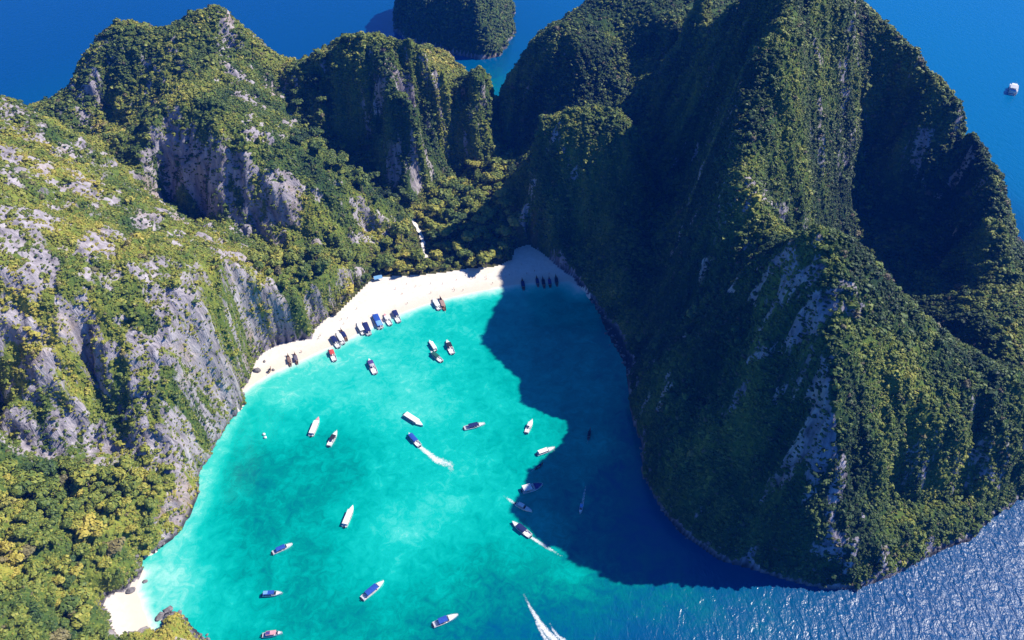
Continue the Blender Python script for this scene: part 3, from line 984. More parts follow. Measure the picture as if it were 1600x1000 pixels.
tp = np.stack([tx_, ty_, tz_ + thgt * 0.7], -1)
for zc, lab in ((1, 'dense tropical forest on the lower left hillside'), (2, 'dense green forest filling the valley behind the beach'),
                (3, 'woods on the knoll at the left end of the beach'), (4, 'woods in the hollow between the upper hills')):
    m = rest[tzn[rest] == zc]
    if len(m):
        instancer('forest', lab, FAR_CROWN, tp[m], trad[m], np.full(len(m), 1.0), ttone[m])
bp = pos + np.stack([np.zeros(NB), np.zeros(NB), rb * 0.12], -1)
SCRUB = {'left': 'yellow green scrub clinging to the left headland', 'far_left': 'scrub and small trees on the upper left hill',
         'central': 'scrub and small trees on the central hill', 'right': 'dark green scrub covering the big right massif', 'valley': 'low growth at the edge of the valley'}
for k, lab in SCRUB.items():
    m = keepb & (breg == names.index(k))
    if m.sum():
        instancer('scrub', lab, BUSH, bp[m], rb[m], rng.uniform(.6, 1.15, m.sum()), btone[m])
# islet scrub
iw = np.where(IZ[:-1, :-1] > 2.5, 1 / np.cos(np.radians(np.minimum(ISL[:-1, :-1], 82))), 0) * np.clip(1.2 - (IY[:-1, :-1] - 985) / 120, .2, 1)
ic = rng.choice(iw.size, 5200, p=(iw / iw.sum()).ravel())
ij, ii2 = np.divmod(ic, iw.shape[1])
f1 = rng.random(5200)[:, None]
ivt = IV.reshape(IX.shape + (3,))
ipos = ivt[ij, ii2] * f1 + ivt[ij + 1, ii2 + 1] * (1 - f1)
instancer('scrub', 'dark trees covering the round islet', BUSH, ipos, rng.uniform(1.3, 3.6, 5200), rng.uniform(.7, 1.2, 5200), np.clip(rng.normal(.32, .12, 5200), .03, .8))

# loose rocks along the foot of the cliffs
cs = np.array(coast, dtype=np.float32)[:, :2]
seg = np.roll(cs, -1, 0) - cs
sl_ = np.hypot(seg[:, 0], seg[:, 1])
NR = 2600
si = rng.choice(len(cs), NR, p=sl_ / sl_.sum())
ft = rng.random(NR)[:, None]
nr_ = np.stack([seg[si, 1], -seg[si, 0]], -1) / sl_[si][:, None]
rp = cs[si] + seg[si] * ft + nr_ * rng.normal(0.0, 1.5, NR)[:, None]
rx, ry = rp[:, 0].astype(np.float32), rp[:, 1].astype(np.float32)
okr = (np.maximum(poly_sdf(beach_poly, rx, ry), poly_sdf(cove_poly, rx, ry)) < -5)
rx, ry = rx[okr], ry[okr]
rr_ = np.clip(rng.lognormal(-.25, .5, len(rx)), .35, 2.6)


def rock_mesh(seed):
    v = ICO2.copy()
    n = fbm(v[:, 0] * 3 + seed, v[:, 1] * 3 + v[:, 2] * 2.3, 2.0, 3, seed)
    v = v * (1 + 0.45 * n[:, None]) * np.array([1, .8, .7])
    return mesh_np('shore_rock', v, ICO2F, [M_stone], None, False)


M_stone, nt, bs = new_mat('weathered_stone')
nt.links.new(ramp(nt, noise(nt, coords(nt), 0.8, 4, .65), [(.3, (.06, .055, .06)), (.6, (.20, .185, .19)), (.8, (.36, .33, .33))]), bs.inputs['Base Color'])
bs.inputs['Roughness'].default_value = 0.9
instancer('shore_rocks', 'loose limestone rocks along the foot of the sea cliffs', [rock_mesh(i) for i in range(4)], np.stack([rx, ry, np.maximum(lookup(Z, rx, ry), 0.0) * .8 + .1], -1), rr_, np.full(len(rx), .8), np.zeros(len(rx)))
# ------------------------------------------------------------------ air
hz_m = bpy.data.materials.new('air')
hz_m.use_nodes = True
nt = hz_m.node_tree
for n in list(nt.nodes):
    nt.nodes.remove(n)
out = nt.nodes.new('ShaderNodeOutputMaterial')
pv = nt.nodes.new('ShaderNodeVolumePrincipled')
pv.inputs['Color'].default_value = (0.01, 0.16, 1.0, 1)
pv.inputs['Density'].default_value = 0.00009
pv.inputs['Anisotropy'].default_value = 0.0
nt.links.new(pv.outputs[0], out.inputs['Volume'])
hx0, hx1, hy0, hy1, hz0, hz1 = -16500, 16500, -16500, 16900, -8.0, CAM_H + 12.0
hv = np.array([(x, y, z) for z in (hz0, hz1) for y in (hy0, hy1) for x in (hx0, hx1)], dtype=np.float32)
hf = np.array([(0, 2, 3, 1), (4, 5, 7, 6), (0, 1, 5, 4), (2, 6, 7, 3), (0, 4, 6, 2), (1, 3, 7, 5)], dtype=np.int32)
tag(link('haze', mesh_np('haze', hv, hf, [hz_m])), 'thin blue sea air over the whole bay', None, None, 'stuff')
# ------------------------------------------------------------------ boats
def flat_mat(name, col, rough=0.45, spec=0.4, var=0.12):
    m, nt, bs = new_mat(name)
    n = noise(nt, coords(nt), 0.9, 3, 0.6)
    lo = tuple(c * (1 - var) for c in col); hi = tuple(min(1, c * (1 + var * 0.6)) for c in col)
    nt.links.new(ramp(nt, n, [(0.35, lo), (0.65, hi)]), bs.inputs['Base Color'])
    bs.inputs['Roughness'].default_value = rough
    bs.inputs['Specular IOR Level'].default_value = spec
    return m


M_white = flat_mat('white_gelcoat', (0.74, 0.74, 0.73), 0.3)
M_cream = flat_mat('cream_deck', (0.60, 0.56, 0.50), 0.6)
M_navy = flat_mat('navy_canvas', (0.012, 0.022, 0.105), 0.8, 0.2)
M_blue = flat_mat('blue_canvas', (0.02, 0.075, 0.36), 0.8, 0.2)
M_sky = flat_mat('light_blue_canvas', (0.16, 0.36, 0.66), 0.8, 0.2)
M_dark = flat_mat('dark_canvas', (0.022, 0.024, 0.035), 0.8, 0.2)
M_purple = flat_mat('purple_canvas', (0.075, 0.045, 0.20), 0.8, 0.2)
M_grey = flat_mat('grey_canvas', (0.42, 0.43, 0.46), 0.8, 0.2)
M_red = flat_mat('red_paint', (0.50, 0.07, 0.06), 0.6)
M_pink = flat_mat('pink_canvas', (0.62, 0.30, 0.33), 0.7)
M_wood = flat_mat('varnished_wood', (0.17, 0.085, 0.04), 0.55, 0.3, 0.3)
M_motor = flat_mat('motor_cowling', (0.03, 0.03, 0.035), 0.35)
M_glass = flat_mat('tinted_glass', (0.03, 0.045, 0.06), 0.08, 0.6)
M_steel = flat_mat('steel_tube', (0.55, 0.56, 0.58), 0.3, 0.6)
M_seat = flat_mat('vinyl_seat', (0.5, 0.5, 0.52), 0.6)


class MB:
    def __init__(s):
        s.v, s.f = [], []

    def add(s, v, f):
        o = len(s.v)
        s.v += [tuple(q) for q in v]
        s.f += [[i + o for i in p] for p in f]
        return s

    def box(s, x0, x1, y0, y1, z0, z1, taper=0.0):
        t = taper
        return s.add([(x0, y0, z0), (x1, y0, z0), (x1, y1, z0), (x0, y1, z0), (x0 + t, y0 + t, z1), (x1 - t, y0 + t, z1), (x1 - t, y1 - t, z1), (x0 + t, y1 - t, z1)],
                     [(0, 3, 2, 1), (4, 5, 6, 7), (0, 1, 5, 4), (1, 2, 6, 5), (2, 3, 7, 6), (3, 0, 4, 7)])

    def tube(s, a, b, r, n=6):
        a, b = Vector(a), Vector(b)
        d = (b - a).normalized()
        u = d.orthogonal().normalized(); w = d.cross(u)
        v = [p + (u * math.cos(6.2832 * k / n) + w * math.sin(6.2832 * k / n)) * r for p in (a, b) for k in range(n)]
        f = [(k, (k + 1) % n, n + (k + 1) % n, n + k) for k in range(n)] + [tuple(range(n))[::-1], tuple(range(n, 2 * n))]
        return s.add(v, f)

    def build(s, name, mat, parent=None, sm=False):
        me = bpy.data.meshes.new(name)
        me.from_pydata(s.v, [], s.f)
        me.materials.append(mat)
        me.update()
        if sm:
            me.polygons.foreach_set('use_smooth', [True] * len(me.polygons))
        return link(name, me, parent)


def hull_shape(L, B, free, bow_rise, fine=2.2, transom=0.86, wall=0.12, floor_z=0.35, n=14):
    """open hull: outside, gunwale, inside walls and floor; stern at x=-L/2, bow at +L/2"""
    m = MB()
    rings = []
    for i in range(n + 1):
        s = i / n
        x = -L / 2 + L * s
        w = B / 2 * (transom + (1 - transom) * math.sin(min(s / 0.45, 1) * math.pi / 2)) * (1 - max(0, (s - 0.45) / 0.55) ** fine)
        w = max(w, 0.03)
        zt = free + bow_rise * s ** 3
        zk = -0.45 + 0.6 * max(0, (s - 0.7) / 0.3) ** 2 * (0.4 + bow_rise)
        wi = max(w - wall, 0.012)
        fz = min(floor_z + max(0, s - .75) * 1.2, zt - 0.06)
        rings.append([(x, -wi * .92, fz), (x, -wi, zt), (x, -w, zt), (x, -w * .86, 0.12 + zk * .3), (x, 0, zk), (x, w * .86, 0.12 + zk * .3), (x, w, zt), (x, wi, zt), (x, wi * .92, fz)])
    k = 9
    v = [p for r in rings for p in r]
    f = []
    for i in range(n):
        for j in range(k):
            a, b = i * k + j, i * k + (j + 1) % k
            f.append((a, a + k, b + k, b))
    f.append((0, 1, 2, 3, 4, 5, 6, 7, 8))
    f.append(tuple(n * k + j for j in range(k))[::-1])
    return m.add(v, f)


def canopy_shape(x0, x1, hw, z, arch=0.18, thick=0.07, n=6):
    m = MB()
    v = []
    for x in (x0, x1):
        for zz in (0, thick):
            for j in range(n + 1):
                y = -hw + 2 * hw * j / n
                v.append((x, y, z + arch * (1 - (y / hw) ** 2) + zz))
    q = n + 1
    f = []
    for j in range(n):
        f.append((q + j, 3 * q + j, 3 * q + j + 1, q + j + 1))
        f.append((j, j + 1, 2 * q + j + 1, 2 * q + j))
        f.append((j, q + j, q + j + 1, j + 1))
        f.append((2 * q + j, 2 * q + j + 1, 3 * q + j + 1, 3 * q + j))
    f.append((0, 2 * q, 3 * q, q)); f.append((n, q + n, 3 * q + n, 2 * q + n))
    return m.add(v, f)


def motor(x, y, z, par):
    o = MB().box(x - .55, x + .1, y - .24, y + .24, z + .15, z + .75, .08).build('outboard_motor', M_motor, par)
    MB().box(x - .38, x - .08, y - .08, y + .08, z - .9, z + .147).build('motor_leg', M_grey, o)
    return o


def speedboat(root, L, B, canopy, cx=(-0.30, 0.12), hull=M_white, deck=M_white, motors=2, second=None, high=2.1):
    hull_shape(L, B, 0.95, 0.55).build('hull', hull, root)
    # closed foredeck following the plan of the bow
    m = MB(); v = []; n = 7
    for i in range(n + 1):
        s = 0.60 + 0.385 * i / n
        w = max(B / 2 * (1 - max(0, (s - 0.45) / 0.55) ** 2.2) - 0.02, 0.03)
        zt = 0.95 + 0.55 * s ** 3 + 0.012
        x = -L / 2 + L * s
        v += [(x, -w, zt), (x, 0, zt + 0.14 * (1 - i / n * .6)), (x, w, zt)]
    f = [(3 * i + j, 3 * i + 3 + j, 3 * i + 4 + j, 3 * i + 1 + j) for i in range(n) for j in range(2)]
    m.add(v, f).build('foredeck', deck, root)
    x0, x1 = cx[0] * L, cx[1] * L
    hw = B * 0.43
    can = canopy_shape(x0, x1, hw, high).build('canopy', canopy, root)
    for sx in (x0 + .25, (x0 + x1) / 2, x1 - .25):
        for sy in (-1, 1):
            MB().tube((sx, sy * hw * .95, 0.95), (sx, sy * hw * .95, high + 0.03), 0.05).build('post', M_steel, root)
    v = [(x1 + .9, -hw * .8, 1.1), (x1 + .9, hw * .8, 1.1), (x1 + .25, hw * .75, 1.85), (x1 + .25, -hw * .75, 1.85),
         (x1 + .84, -hw * .8, 1.1), (x1 + .84, hw * .8, 1.1), (x1 + .19, hw * .75, 1.85), (x1 + .19, -hw * .75, 1.85)]
    MB().add(v, [(0, 1, 2, 3), (4, 7, 6, 5), (0, 4, 5, 1), (1, 5, 6, 2), (2, 6, 7, 3), (3, 7, 4, 0)]).build('windscreen', M_glass, root)
    MB().box(x1 - .9, x1 - .2, -.5, .5, .36, 1.35, .08).build('helm_console', deck, root)
    for sy in (-1, 1):
        b = MB().box(x0 - .6, x1 - 1.2, sy * hw * .72 - .28, sy * hw * .72 + .28, .36, .82, .04)
        b.build('bench', M_seat, root)
    MB().box(-L / 2 + .15, -L / 2 + 1.0, -B * .36, B * .36, .40, .98, .05).build('stern_seat', M_seat, root)
    for k in range(motors):
        motor(-L / 2 - .12, (k - (motors - 1) / 2) * .75, .25, root)
    if second is not None:
        canopy_shape(x0 + (x1 - x0) * .02, x0 + (x1 - x0) * .42, hw * .8, high + .09, .16).build('canopy_panel', second, root)
    for sy in (-1, 1):
        m = MB()
        pts = []
        for i in range(5):
            s = .62 + .36 * i / 4
            w = max(B / 2 * (1 - max(0, (s - 0.45) / 0.55) ** 2.2) - 0.06, 0.04)
            pts.append((-L / 2 + L * s, sy * w, .95 + .55 * s ** 3 + .5))
        for a, b in zip(pts[:-1], pts[1:]):
            m.tube(a, b, .03, 4)
        for p in pts[::2]:
            m.tube((p[0], p[1], p[2] - .5), p, .03, 4)
        m.build('bow_rail', M_steel, root)


def covered_boat(root, L, B, roof, deck=M_white, accent=None):
    """long white boat with a solid roof over nearly the whole deck"""
    hull_shape(L, B, 0.9, 0.45, 2.6).build('hull', M_white, root)
    x0, x1 = -L * .44, L * .24
    hw = B * .45
    MB().box(x0 + .3, x1 - .3, -hw * .82, hw * .82, .36, 1.5, .1).build('cabin', deck, root)
    for sy in (-1, 1):
        for k in range(4):
            a = x0 + .8 + k * (x1 - x0 - 1.6) / 4
            y = sy * hw * .79
            MB().box(a, a + (x1 - x0 - 1.6) / 4 * .75, y - .06, y + .06, .85, 1.3).build('window', M_glass, root)
    canopy_shape(x0, x1, hw, 1.95, .14).build('roof', roof, root)
    for sx in (x0 + .2, x1 - .2):
        for sy in (-1, 1):
            MB().tube((sx, sy * hw * .93, .9), (sx, sy * hw * .93, 1.98), .05).build('post', M_steel, root)
    m = MB(); v = []; n = 6
    for i in range(n + 1):
        s = 0.72 + 0.26 * i / n
        w = max(B / 2 * (1 - max(0, (s - 0.45) / 0.55) ** 2.6) - 0.02, 0.03)
        x = -L / 2 + L * s
        v += [(x, -w, .9 + .45 * s ** 3 + .012), (x, 0, .9 + .45 * s ** 3 + .1), (x, w, .9 + .45 * s ** 3 + .012)]
    f = [(3 * i + j, 3 * i + 3 + j, 3 * i + 4 + j, 3 * i + 1 + j) for i in range(n) for j in range(2)]
    m.add(v, f).build('foredeck', accent or deck, root)
    for k in range(2):
        motor(-L / 2 - .12, (k - .5) * .8, .22, root)


def longtail(root, L, B, canopy, hull=M_wood, cx=(-0.26, 0.20), inside=M_cream):
    """slender wooden boat with a tall bow, flat awning and a long propeller shaft"""
    hull_shape(L, B, 0.62, 1.5, 1.7, .55, .09, .18).build('hull', hull, root)
    MB().box(L * .46, L * .5 + .18, -.07, .07, 1.2, 2.75, .02).build('stem_post', hull, root)
    MB().tube((L * .485, 0, 2.0), (L * .485, 0, 2.35), .14, 8).build('bow_scarf', M_red, root)
    x0, x1 = cx[0] * L, cx[1] * L
    hw = B * .46
    canopy_shape(x0, x1, hw, 1.75, .1).build('awning', canopy, root)
    for sx in (x0 + .2, x1 - .2):
        for sy in (-1, 1):
            MB().tube((sx, sy * hw * .9, .62), (sx, sy * hw * .9, 1.77), .045).build('post', M_wood, root)
    for k in range(4):
        xx = x0 + (k + .5) * (x1 - x0) / 4
        MB().box(xx - .16, xx + .16, -B * .36, B * .36, .45, .53).build('thwart', inside, root)
    MB().box(-L / 2 + .5, -L / 2 + 1.3, -.3, .3, .62, 1.15, .06).build('engine', M_motor, root)
    MB().tube((-L / 2 + .6, 0, .95), (-L / 2 - 2.6, .35, .12), .05).build('propeller_shaft', M_steel, root)


def ferry(root, L, B):
    hull_shape(L, B, 1.9, 1.2, 2.4).build('hull', M_white, root)
    MB().box(-L * .42, L * .22, -B * .42, B * .42, 1.0, 4.0, .15).build('lower_cabin', M_white, root)
    for sy in (-1, 1):
        for k in range(8):
            a = -L * .39 + k * L * .072
            MB().box(a, a + L * .05, sy * B * .413 - .08, sy * B * .413 + .08, 2.4, 3.3).build('window', M_glass, root)
    MB().box(-L * .44, L * .24, -B * .46, B * .46, 4.003, 4.2).build('upper_deck', M_white, root)
    MB().box(-L * .02, L * .17, -B * .32, B * .32, 4.203, 6.3, .25).build('wheelhouse', M_white, root)
    MB().box(L * .165, L * .176, -B * .26, B * .26, 5.2, 6.0).build('wheelhouse_window', M_glass, root)
    canopy_shape(-L * .40, -L * .03, B * .42, 6.3, .2, .12).build('sun_roof', M_grey, root)
    for k in range(4):
        for sy in (-1, 1):
            xx = -L * .39 + k * L * .115
            MB().tube((xx, sy * B * .4, 4.2), (xx, sy * B * .4, 6.35), .08).build('post', M_steel, root)
    MB().tube((L * .06, 0, 6.3), (L * .06, 0, 10.0), .12).build('mast', M_steel, root)
    for sy in (-1, 1):
        m = MB()
        for k in range(9):
            xx = -L * .42 + k * L * .08
            m.tube((xx, sy * B * .45, 4.2), (xx, sy * B * .45, 5.2), .04, 4)
        m.tube((-L * .42, sy * B * .45, 5.2), (L * .22, sy * B * .45, 5.2), .05, 4)
        m.build('railing', M_steel, root)
    MB().box(-L * .44, -L * .36, -B * .3, B * .3, 4.203, 4.9, .1).build('life_raft', M_sky, root)


def place(name, label, stern, bow, cat='boat', group=None, z=0.0, lmin=0, lmax=99, width=None):
    a, b = Vector(P(*stern, z)), Vector(P(*bow, z))
    d = b - a
    root = bpy.data.objects.new(name, None)
    COL.objects.link(root)
    root.location = ((a.x + b.x) / 2, (a.y + b.y) / 2, z)
    root.rotation_euler = (0, 0, math.atan2(d.y, d.x))
    tag(root, label, cat, group)
    return root, min(max(d.length, lmin), lmax)


G_BAY = 'boats anchored in the turquoise bay'
G_BEACH = 'boats nosed up to the long beach'
S, C_, T = speedboat, covered_boat, longtail
BOATS = [
    # builder, name, label, stern px, bow px, extra, group
    (C_, 'tour_boat', 'long white roofed boat with a pinkish bow in the left bay', (486.5, 682), (498.5, 653), dict(roof=M_white, accent=M_pink), G_BAY),
    (S, 'speedboat', 'white speedboat with a small black canopy just right of the pink bowed boat', (514, 698), (527, 674.5), dict(canopy=M_dark, cx=(-.16, .14)), G_BAY),
    (C_, 'tour_boat', 'fully white roofed boat just above the blue canopied boat with the curved wake', (632, 648), (661, 666.5), dict(roof=M_white), G_BAY),
    (S, 'speedboat', 'speedboat with deep blue canopy at the head of the curved white wake', (656, 698), (638.5, 678.5), dict(canopy=M_blue, cx=(-.2, .36), high=2.0), G_BAY),
    (S, 'speedboat', 'white speedboat with a navy canopy alone in the middle right of the sunlit bay', (725, 670.5), (758, 663), dict(canopy=M_navy, cx=(-.28, .16)), G_BAY),
    (S, 'speedboat', 'small white speedboat in sunlit water beside the notch of the cliff shadow', (822.5, 677.5), (832, 657), dict(canopy=M_white, cx=(-.1, .2)), G_BAY),
    (S, 'speedboat', 'pale speedboat in the cliff shadow, second below the small sunlit one', (839, 711), (867, 700.5), dict(canopy=M_white, cx=(-.42, .08)), G_BAY),
    (S, 'speedboat', 'wide boat with a white cabin top and a dark purple open deck in the shadow', (816, 768), (848, 758), dict(canopy=M_white, cx=(-.46, -.06), hull=M_white, deck=M_purple, high=2.4), G_BAY),
    (S, 'speedboat', 'white speedboat under way at the shadow edge with a short wake to its left', (806, 788), (831, 800.5), dict(canopy=M_white, cx=(-.34, .0)), G_BAY),
    (S, 'speedboat', 'speedboat with navy middle canopy trailing a long straight wake to the lower right', (829, 839), (800, 816.5), dict(canopy=M_navy, cx=(-.22, .2)), G_BAY),
    (S, 'speedboat', 'small boat under way in deep shadow at the lower end of a pale blue wake', (909.5, 788), (906, 804), dict(canopy=M_sky, cx=(-.3, .05), motors=1), G_BAY),
    (T, 'longtail_boat', 'dark wooden boat alone in the shadowed water near the right cliff', (919, 688), (922, 672), dict(canopy=M_dark), G_BAY),
    (T, 'longtail_boat', 'dark blue canopied boat in shadow between the pale speedboat and the white cabined boat', (836, 734), (848, 726), dict(canopy=M_navy), G_BAY),
    (C_, 'tour_boat', 'slim all white boat pointing up the picture in the lower middle of the bay', (538.5, 824), (552, 791), dict(roof=M_white), G_BAY),
    (S, 'speedboat', 'blue canopied speedboat, upper of the two blue boats in the lower left bay', (426, 865.5), (457.5, 851), dict(canopy=M_blue, cx=(-.3, .14)), G_BAY),
    (S, 'speedboat', 'speedboat with two tone blue canopy, lower of two blue boats in lower left bay', (411, 930), (442, 928), dict(canopy=M_blue, cx=(-.46, .1), second=M_sky), G_BAY),
    (S, 'speedboat', 'long blue canopied speedboat slanting to the upper right, below the all white boat', (566, 937), (600, 909), dict(canopy=M_blue, cx=(-.3, .18)), G_BAY),
    (S, 'speedboat', 'white speedboat with a blue canopy near the bottom edge left of the broad wake', (677, 978), (716, 961.5), dict(canopy=M_blue, cx=(-.28, .06)), G_BAY),
    (S, 'speedboat', 'white boat with a red and purple top at the bottom edge', (410, 994), (442, 990), dict(canopy=M_pink, cx=(-.3, .2), deck=M_white, second=M_purple), G_BAY),
    # moored just off the beach
    (S, 'speedboat', 'white boat with a reddish canopy afloat just off the left part of the beach', (523.5, 565), (516, 545.5), dict(canopy=M_red, cx=(-.1, .26)), G_BEACH),
    (S, 'speedboat', 'boat with a purple grey canopy afloat alone off the middle of the beach', (587, 585), (576.5, 562.5), dict(canopy=M_purple, cx=(-.12, .3), second=M_grey), G_BEACH),
    (C_, 'tour_boat', 'white boat, upper left of the three anchored off the beach on the right', (681, 549), (671, 533.5), dict(roof=M_white), G_BEACH),
    (S, 'speedboat', 'boat canopied in shadow green, lowest of the three anchored off the beach on the right', (690.5, 566), (673, 551), dict(canopy=flat_mat('shadow_green', (0.02, 0.10, 0.085), .8, .2), cx=(-.2, .3)), G_BEACH),  # canopy painted in the dark green of the white boat's shadow
    (S, 'speedboat', 'white boat with a black canopy, rightmost of the three anchored off the beach', (707.5, 554), (698, 533), dict(canopy=M_dark, cx=(-.1, .22)), G_BEACH),
    (S, 'speedboat', 'white boat on the sand, left one of the pair near the shadow edge', (687, 485), (676.5, 468), dict(canopy=M_white, cx=(-.3, .2)), G_BEACH),
    (T, 'longtail_boat', 'brown wooden boat on the sand, right one of the pair near the shadow edge', (695.5, 486), (687.5, 466), dict(canopy=flat_mat('tan_canvas', (0.33, 0.22, 0.19), .8, .2)), G_BEACH),
    (S, 'speedboat', 'white boat left of the navy canopied boat in the middle of the beached row', (569, 523.5), (558.5, 505.5), dict(canopy=M_white, cx=(-.3, .2)), G_BEACH),
    (S, 'speedboat', 'boat with a long navy canopy in the middle of the beached row', (577.5, 524.5), (568.5, 503.5), dict(canopy=M_navy, cx=(-.38, .3)), G_BEACH),
    (S, 'speedboat', 'beached boat with a broad blue canopy and a light blue rear panel', (595.5, 514.5), (584.5, 491), dict(canopy=M_blue, cx=(-.42, .34), second=M_sky), G_BEACH),
    (S, 'speedboat', 'beached white boat with a pinkish deck between two blue canopied boats', (610.5, 509), (600.5, 492), dict(canopy=M_white, cx=(-.1, .2), deck=M_pink), G_BEACH),
    (S, 'speedboat', 'beached boat with a dark blue canopy at the right end of the row', (624, 504.5), (615, 486), dict(canopy=M_navy, cx=(-.1, .36), hull=M_white), G_BEACH),
    (S, 'speedboat', 'navy canopied beached boat, lowest of the trio at the left end of the row', (530, 544), (518, 526.5), dict(canopy=M_navy, cx=(-.16, .36)), G_BEACH),
    (S, 'speedboat', 'white beached boat, middle of the trio at the left end of the row', (537, 538.5), (526.5, 521), dict(canopy=M_white, cx=(-.34, .2)), G_BEACH),
    (T, 'longtail_boat', 'dark beached wooden boat, topmost of the trio at the left end of the row', (542.5, 533.5), (532.5, 516.5), dict(canopy=M_navy), G_BEACH),
    (T, 'longtail_boat', 'brown wooden longtail at the far left of the beach, left one of two', (454.5, 573), (450, 556), dict(canopy=flat_mat('brown_canvas', (0.20, 0.13, 0.10), .8, .2)), G_BEACH),
    (T, 'longtail_boat', 'grey awninged longtail at the far left of the beach, right one of two', (465, 570), (460.5, 553.5), dict(canopy=flat_mat('slate_canvas', (0.13, 0.12, 0.16), .8, .2)), G_BEACH),
    (T, 'longtail_boat', 'small dark dinghy lying at the left tip of the beach', (419.5, 584), (423.5, 577), dict(canopy=M_dark), G_BEACH),
    (T, 'longtail_boat', 'dark longtail standing a little apart in the shaded end of the beach', (818.5, 454), (815.5, 437.5), dict(canopy=M_navy), G_BEACH),
    (T, 'longtail_boat', 'navy awninged longtail, leftmost of the four packed in the shaded beach corner', (841, 449), (838, 434), dict(canopy=M_navy), G_BEACH),
    (T, 'longtail_boat', 'black awninged longtail, second of the four in the shaded beach corner', (850.5, 451), (847.5, 435), dict(canopy=M_dark), G_BEACH),
    (T, 'longtail_boat', 'purple awninged longtail, third of the four in the shaded beach corner', (860, 450), (857.5, 435), dict(canopy=M_purple), G_BEACH),
    (T, 'longtail_boat', 'dark longtail, rightmost of the four beside the cliff foot', (870.5, 448), (868, 432), dict(canopy=M_dark), G_BEACH),
]
for fn, nm, lab, st, bo, kw, grp in BOATS:
    root, L = place(nm, lab, st, bo, 'boat', grp)
    asp = {S: 0.27, C_: 0.25, T: 0.21}[fn]
    if 'wide boat' in lab:
        asp = 0.42
    fn(root, L, max(1.3, min(L * asp, 5.0)), **kw)
    if grp == G_BEACH:
        root.location.z = 0.08
root, L = place('ferry', 'white two decked tour ferry on the open blue sea at the right edge', (1581, 149), (1583, 134), 'ship')
ferry(root, 27.0, 9.0)

# foam trails
M_foam, nt, bs = new_mat('sea_foam')
bs.inputs['Base Color'].default_value = (0.82, 0.86, 0.87, 1)
bs.inputs['Roughness'].default_value = 0.8
fa = attr(nt, 'foam')
fn1 = noise(nt, coords(nt), 0.9, 5, 0.75, 1.2)
fm = math_n(nt, 'MULTIPLY', math_n(nt, 'SUBTRACT', math_n(nt, 'ADD', fa, math_n(nt, 'MULTIPLY', fn1, 2.0)), 1.42), 1.3, True)
nt.links.new(fm, bs.inputs['Alpha'])


def wake(label, pts, z=0.05):
    """ribbon of foam along (photo x, photo y, half width m, strength)"""
    W = [(Vector(P(a, b, z)), w, k) for a, b, w, k in pts]
    fine = []
    for (p, w, k), (p2, w2, k2) in zip(W[:-1], W[1:]):
        n = 8
        for i in range(n):
            t = i / n
            fine.append((p.lerp(p2, t), w + (w2 - w) * t, k + (k2 - k) * t))
    fine.append(W[-1])
    v, at = [], []
    m = len(fine)
    for i, (p, w, k) in enumerate(fine):
        d = (fine[min(i + 1, m - 1)][0] - fine[max(i - 1, 0)][0]).normalized()
        nrm = Vector((-d.y, d.x, 0))
        for j in range(9):
            u = -1 + j / 4
            jit = random.uniform(-.12, .12) * w
            v.append(tuple(p + nrm * (u * w + jit)))
            at.append(max(0.0, k * (1 - abs(u) ** 2.2)))
    f = [(i * 9 + j, (i + 1) * 9 + j, (i + 1) * 9 + j + 1, i * 9 + j + 1) for i in range(m - 1) for j in range(8)]
    me = mesh_np('wake', np.array(v), np.array(f, dtype=np.int32), [M_foam], {'foam': at}, True)
    return tag(link('wake', me), label, None, None, 'stuff')


wake('thick curved white wake behind the blue canopied boat', [(655, 697, 1.7, 1.0), (670, 709, 2.4, 1.0), (683, 719, 3.2, .95), (694, 723, 3.6, .8), (703, 726, 3.2, .75), (706, 735, 2.2, .5), (702, 741, 1.6, .2)])
wake('long straight white wake running to the lower right from the navy canopied boat', [(828, 838, 1.3, .95), (840, 846, 1.4, .95), (854, 854.5, 1.5, .8), (868, 863, 1.2, .55), (880, 870, 1.0, .25)])
wake('short white wake to the left of the speedboat at the shadow edge', [(806, 788, 1.1, .9), (799, 783, 1.3, .8), (791, 777, 1.1, .55), (784, 773, .9, .2)])
wake('thin pale blue wake in the shadowed water', [(910, 788, 1.0, .9), (912, 776, 1.0, .75), (914.5, 762, .8, .5), (916, 752, .6, .2)])
wake('broad white wake leaving through the bottom edge of the picture', [(818, 927, .8, .35), (826, 944, 1.1, .65), (834, 958, 1.5, .9), (844, 974, 1.9, 1.0), (855, 988, 2.2, 1.0), (872, 1006, 2.8, 1.0), (890, 1022, 3.2, 1.0)])
wake('left hand spray line of the broad wake at the bottom edge', [(832, 958, .5, .4), (839, 974, .9, .75), (847, 990, 1.2, .85), (860, 1010, 1.6, .9)], 0.055)
wake('right hand spray line of the broad wake at the bottom edge', [(858, 972, .5, .35), (864, 984, .9, .75), (873, 995, 1.3, .85), (892, 1008, 1.8, .9)], 0.06)

# mooring buoys
def buoy(px, py, label):
    b = bpy.data.objects.new('mooring_buoy', None)
    COL.objects.link(b); b.location = P(px, py, 0)
    tag(b, label, 'buoy')
    me = mesh_np('float', ICO2 * np.array([.95, .95, .8]) + np.array([0, 0, .3]), ICO2F, [M_white], None, True)
    link('float', me, b)
    MB().tube((0, 0, 1.0), (0, 0, 1.7), .07).build('mooring_post', M_steel, b)
buoy(412.5, 679, 'larger white mooring buoy alone on the left side of the bay')
buoy(414.5, 684, 'smaller looking white buoy just below the other one on the left of the bay')

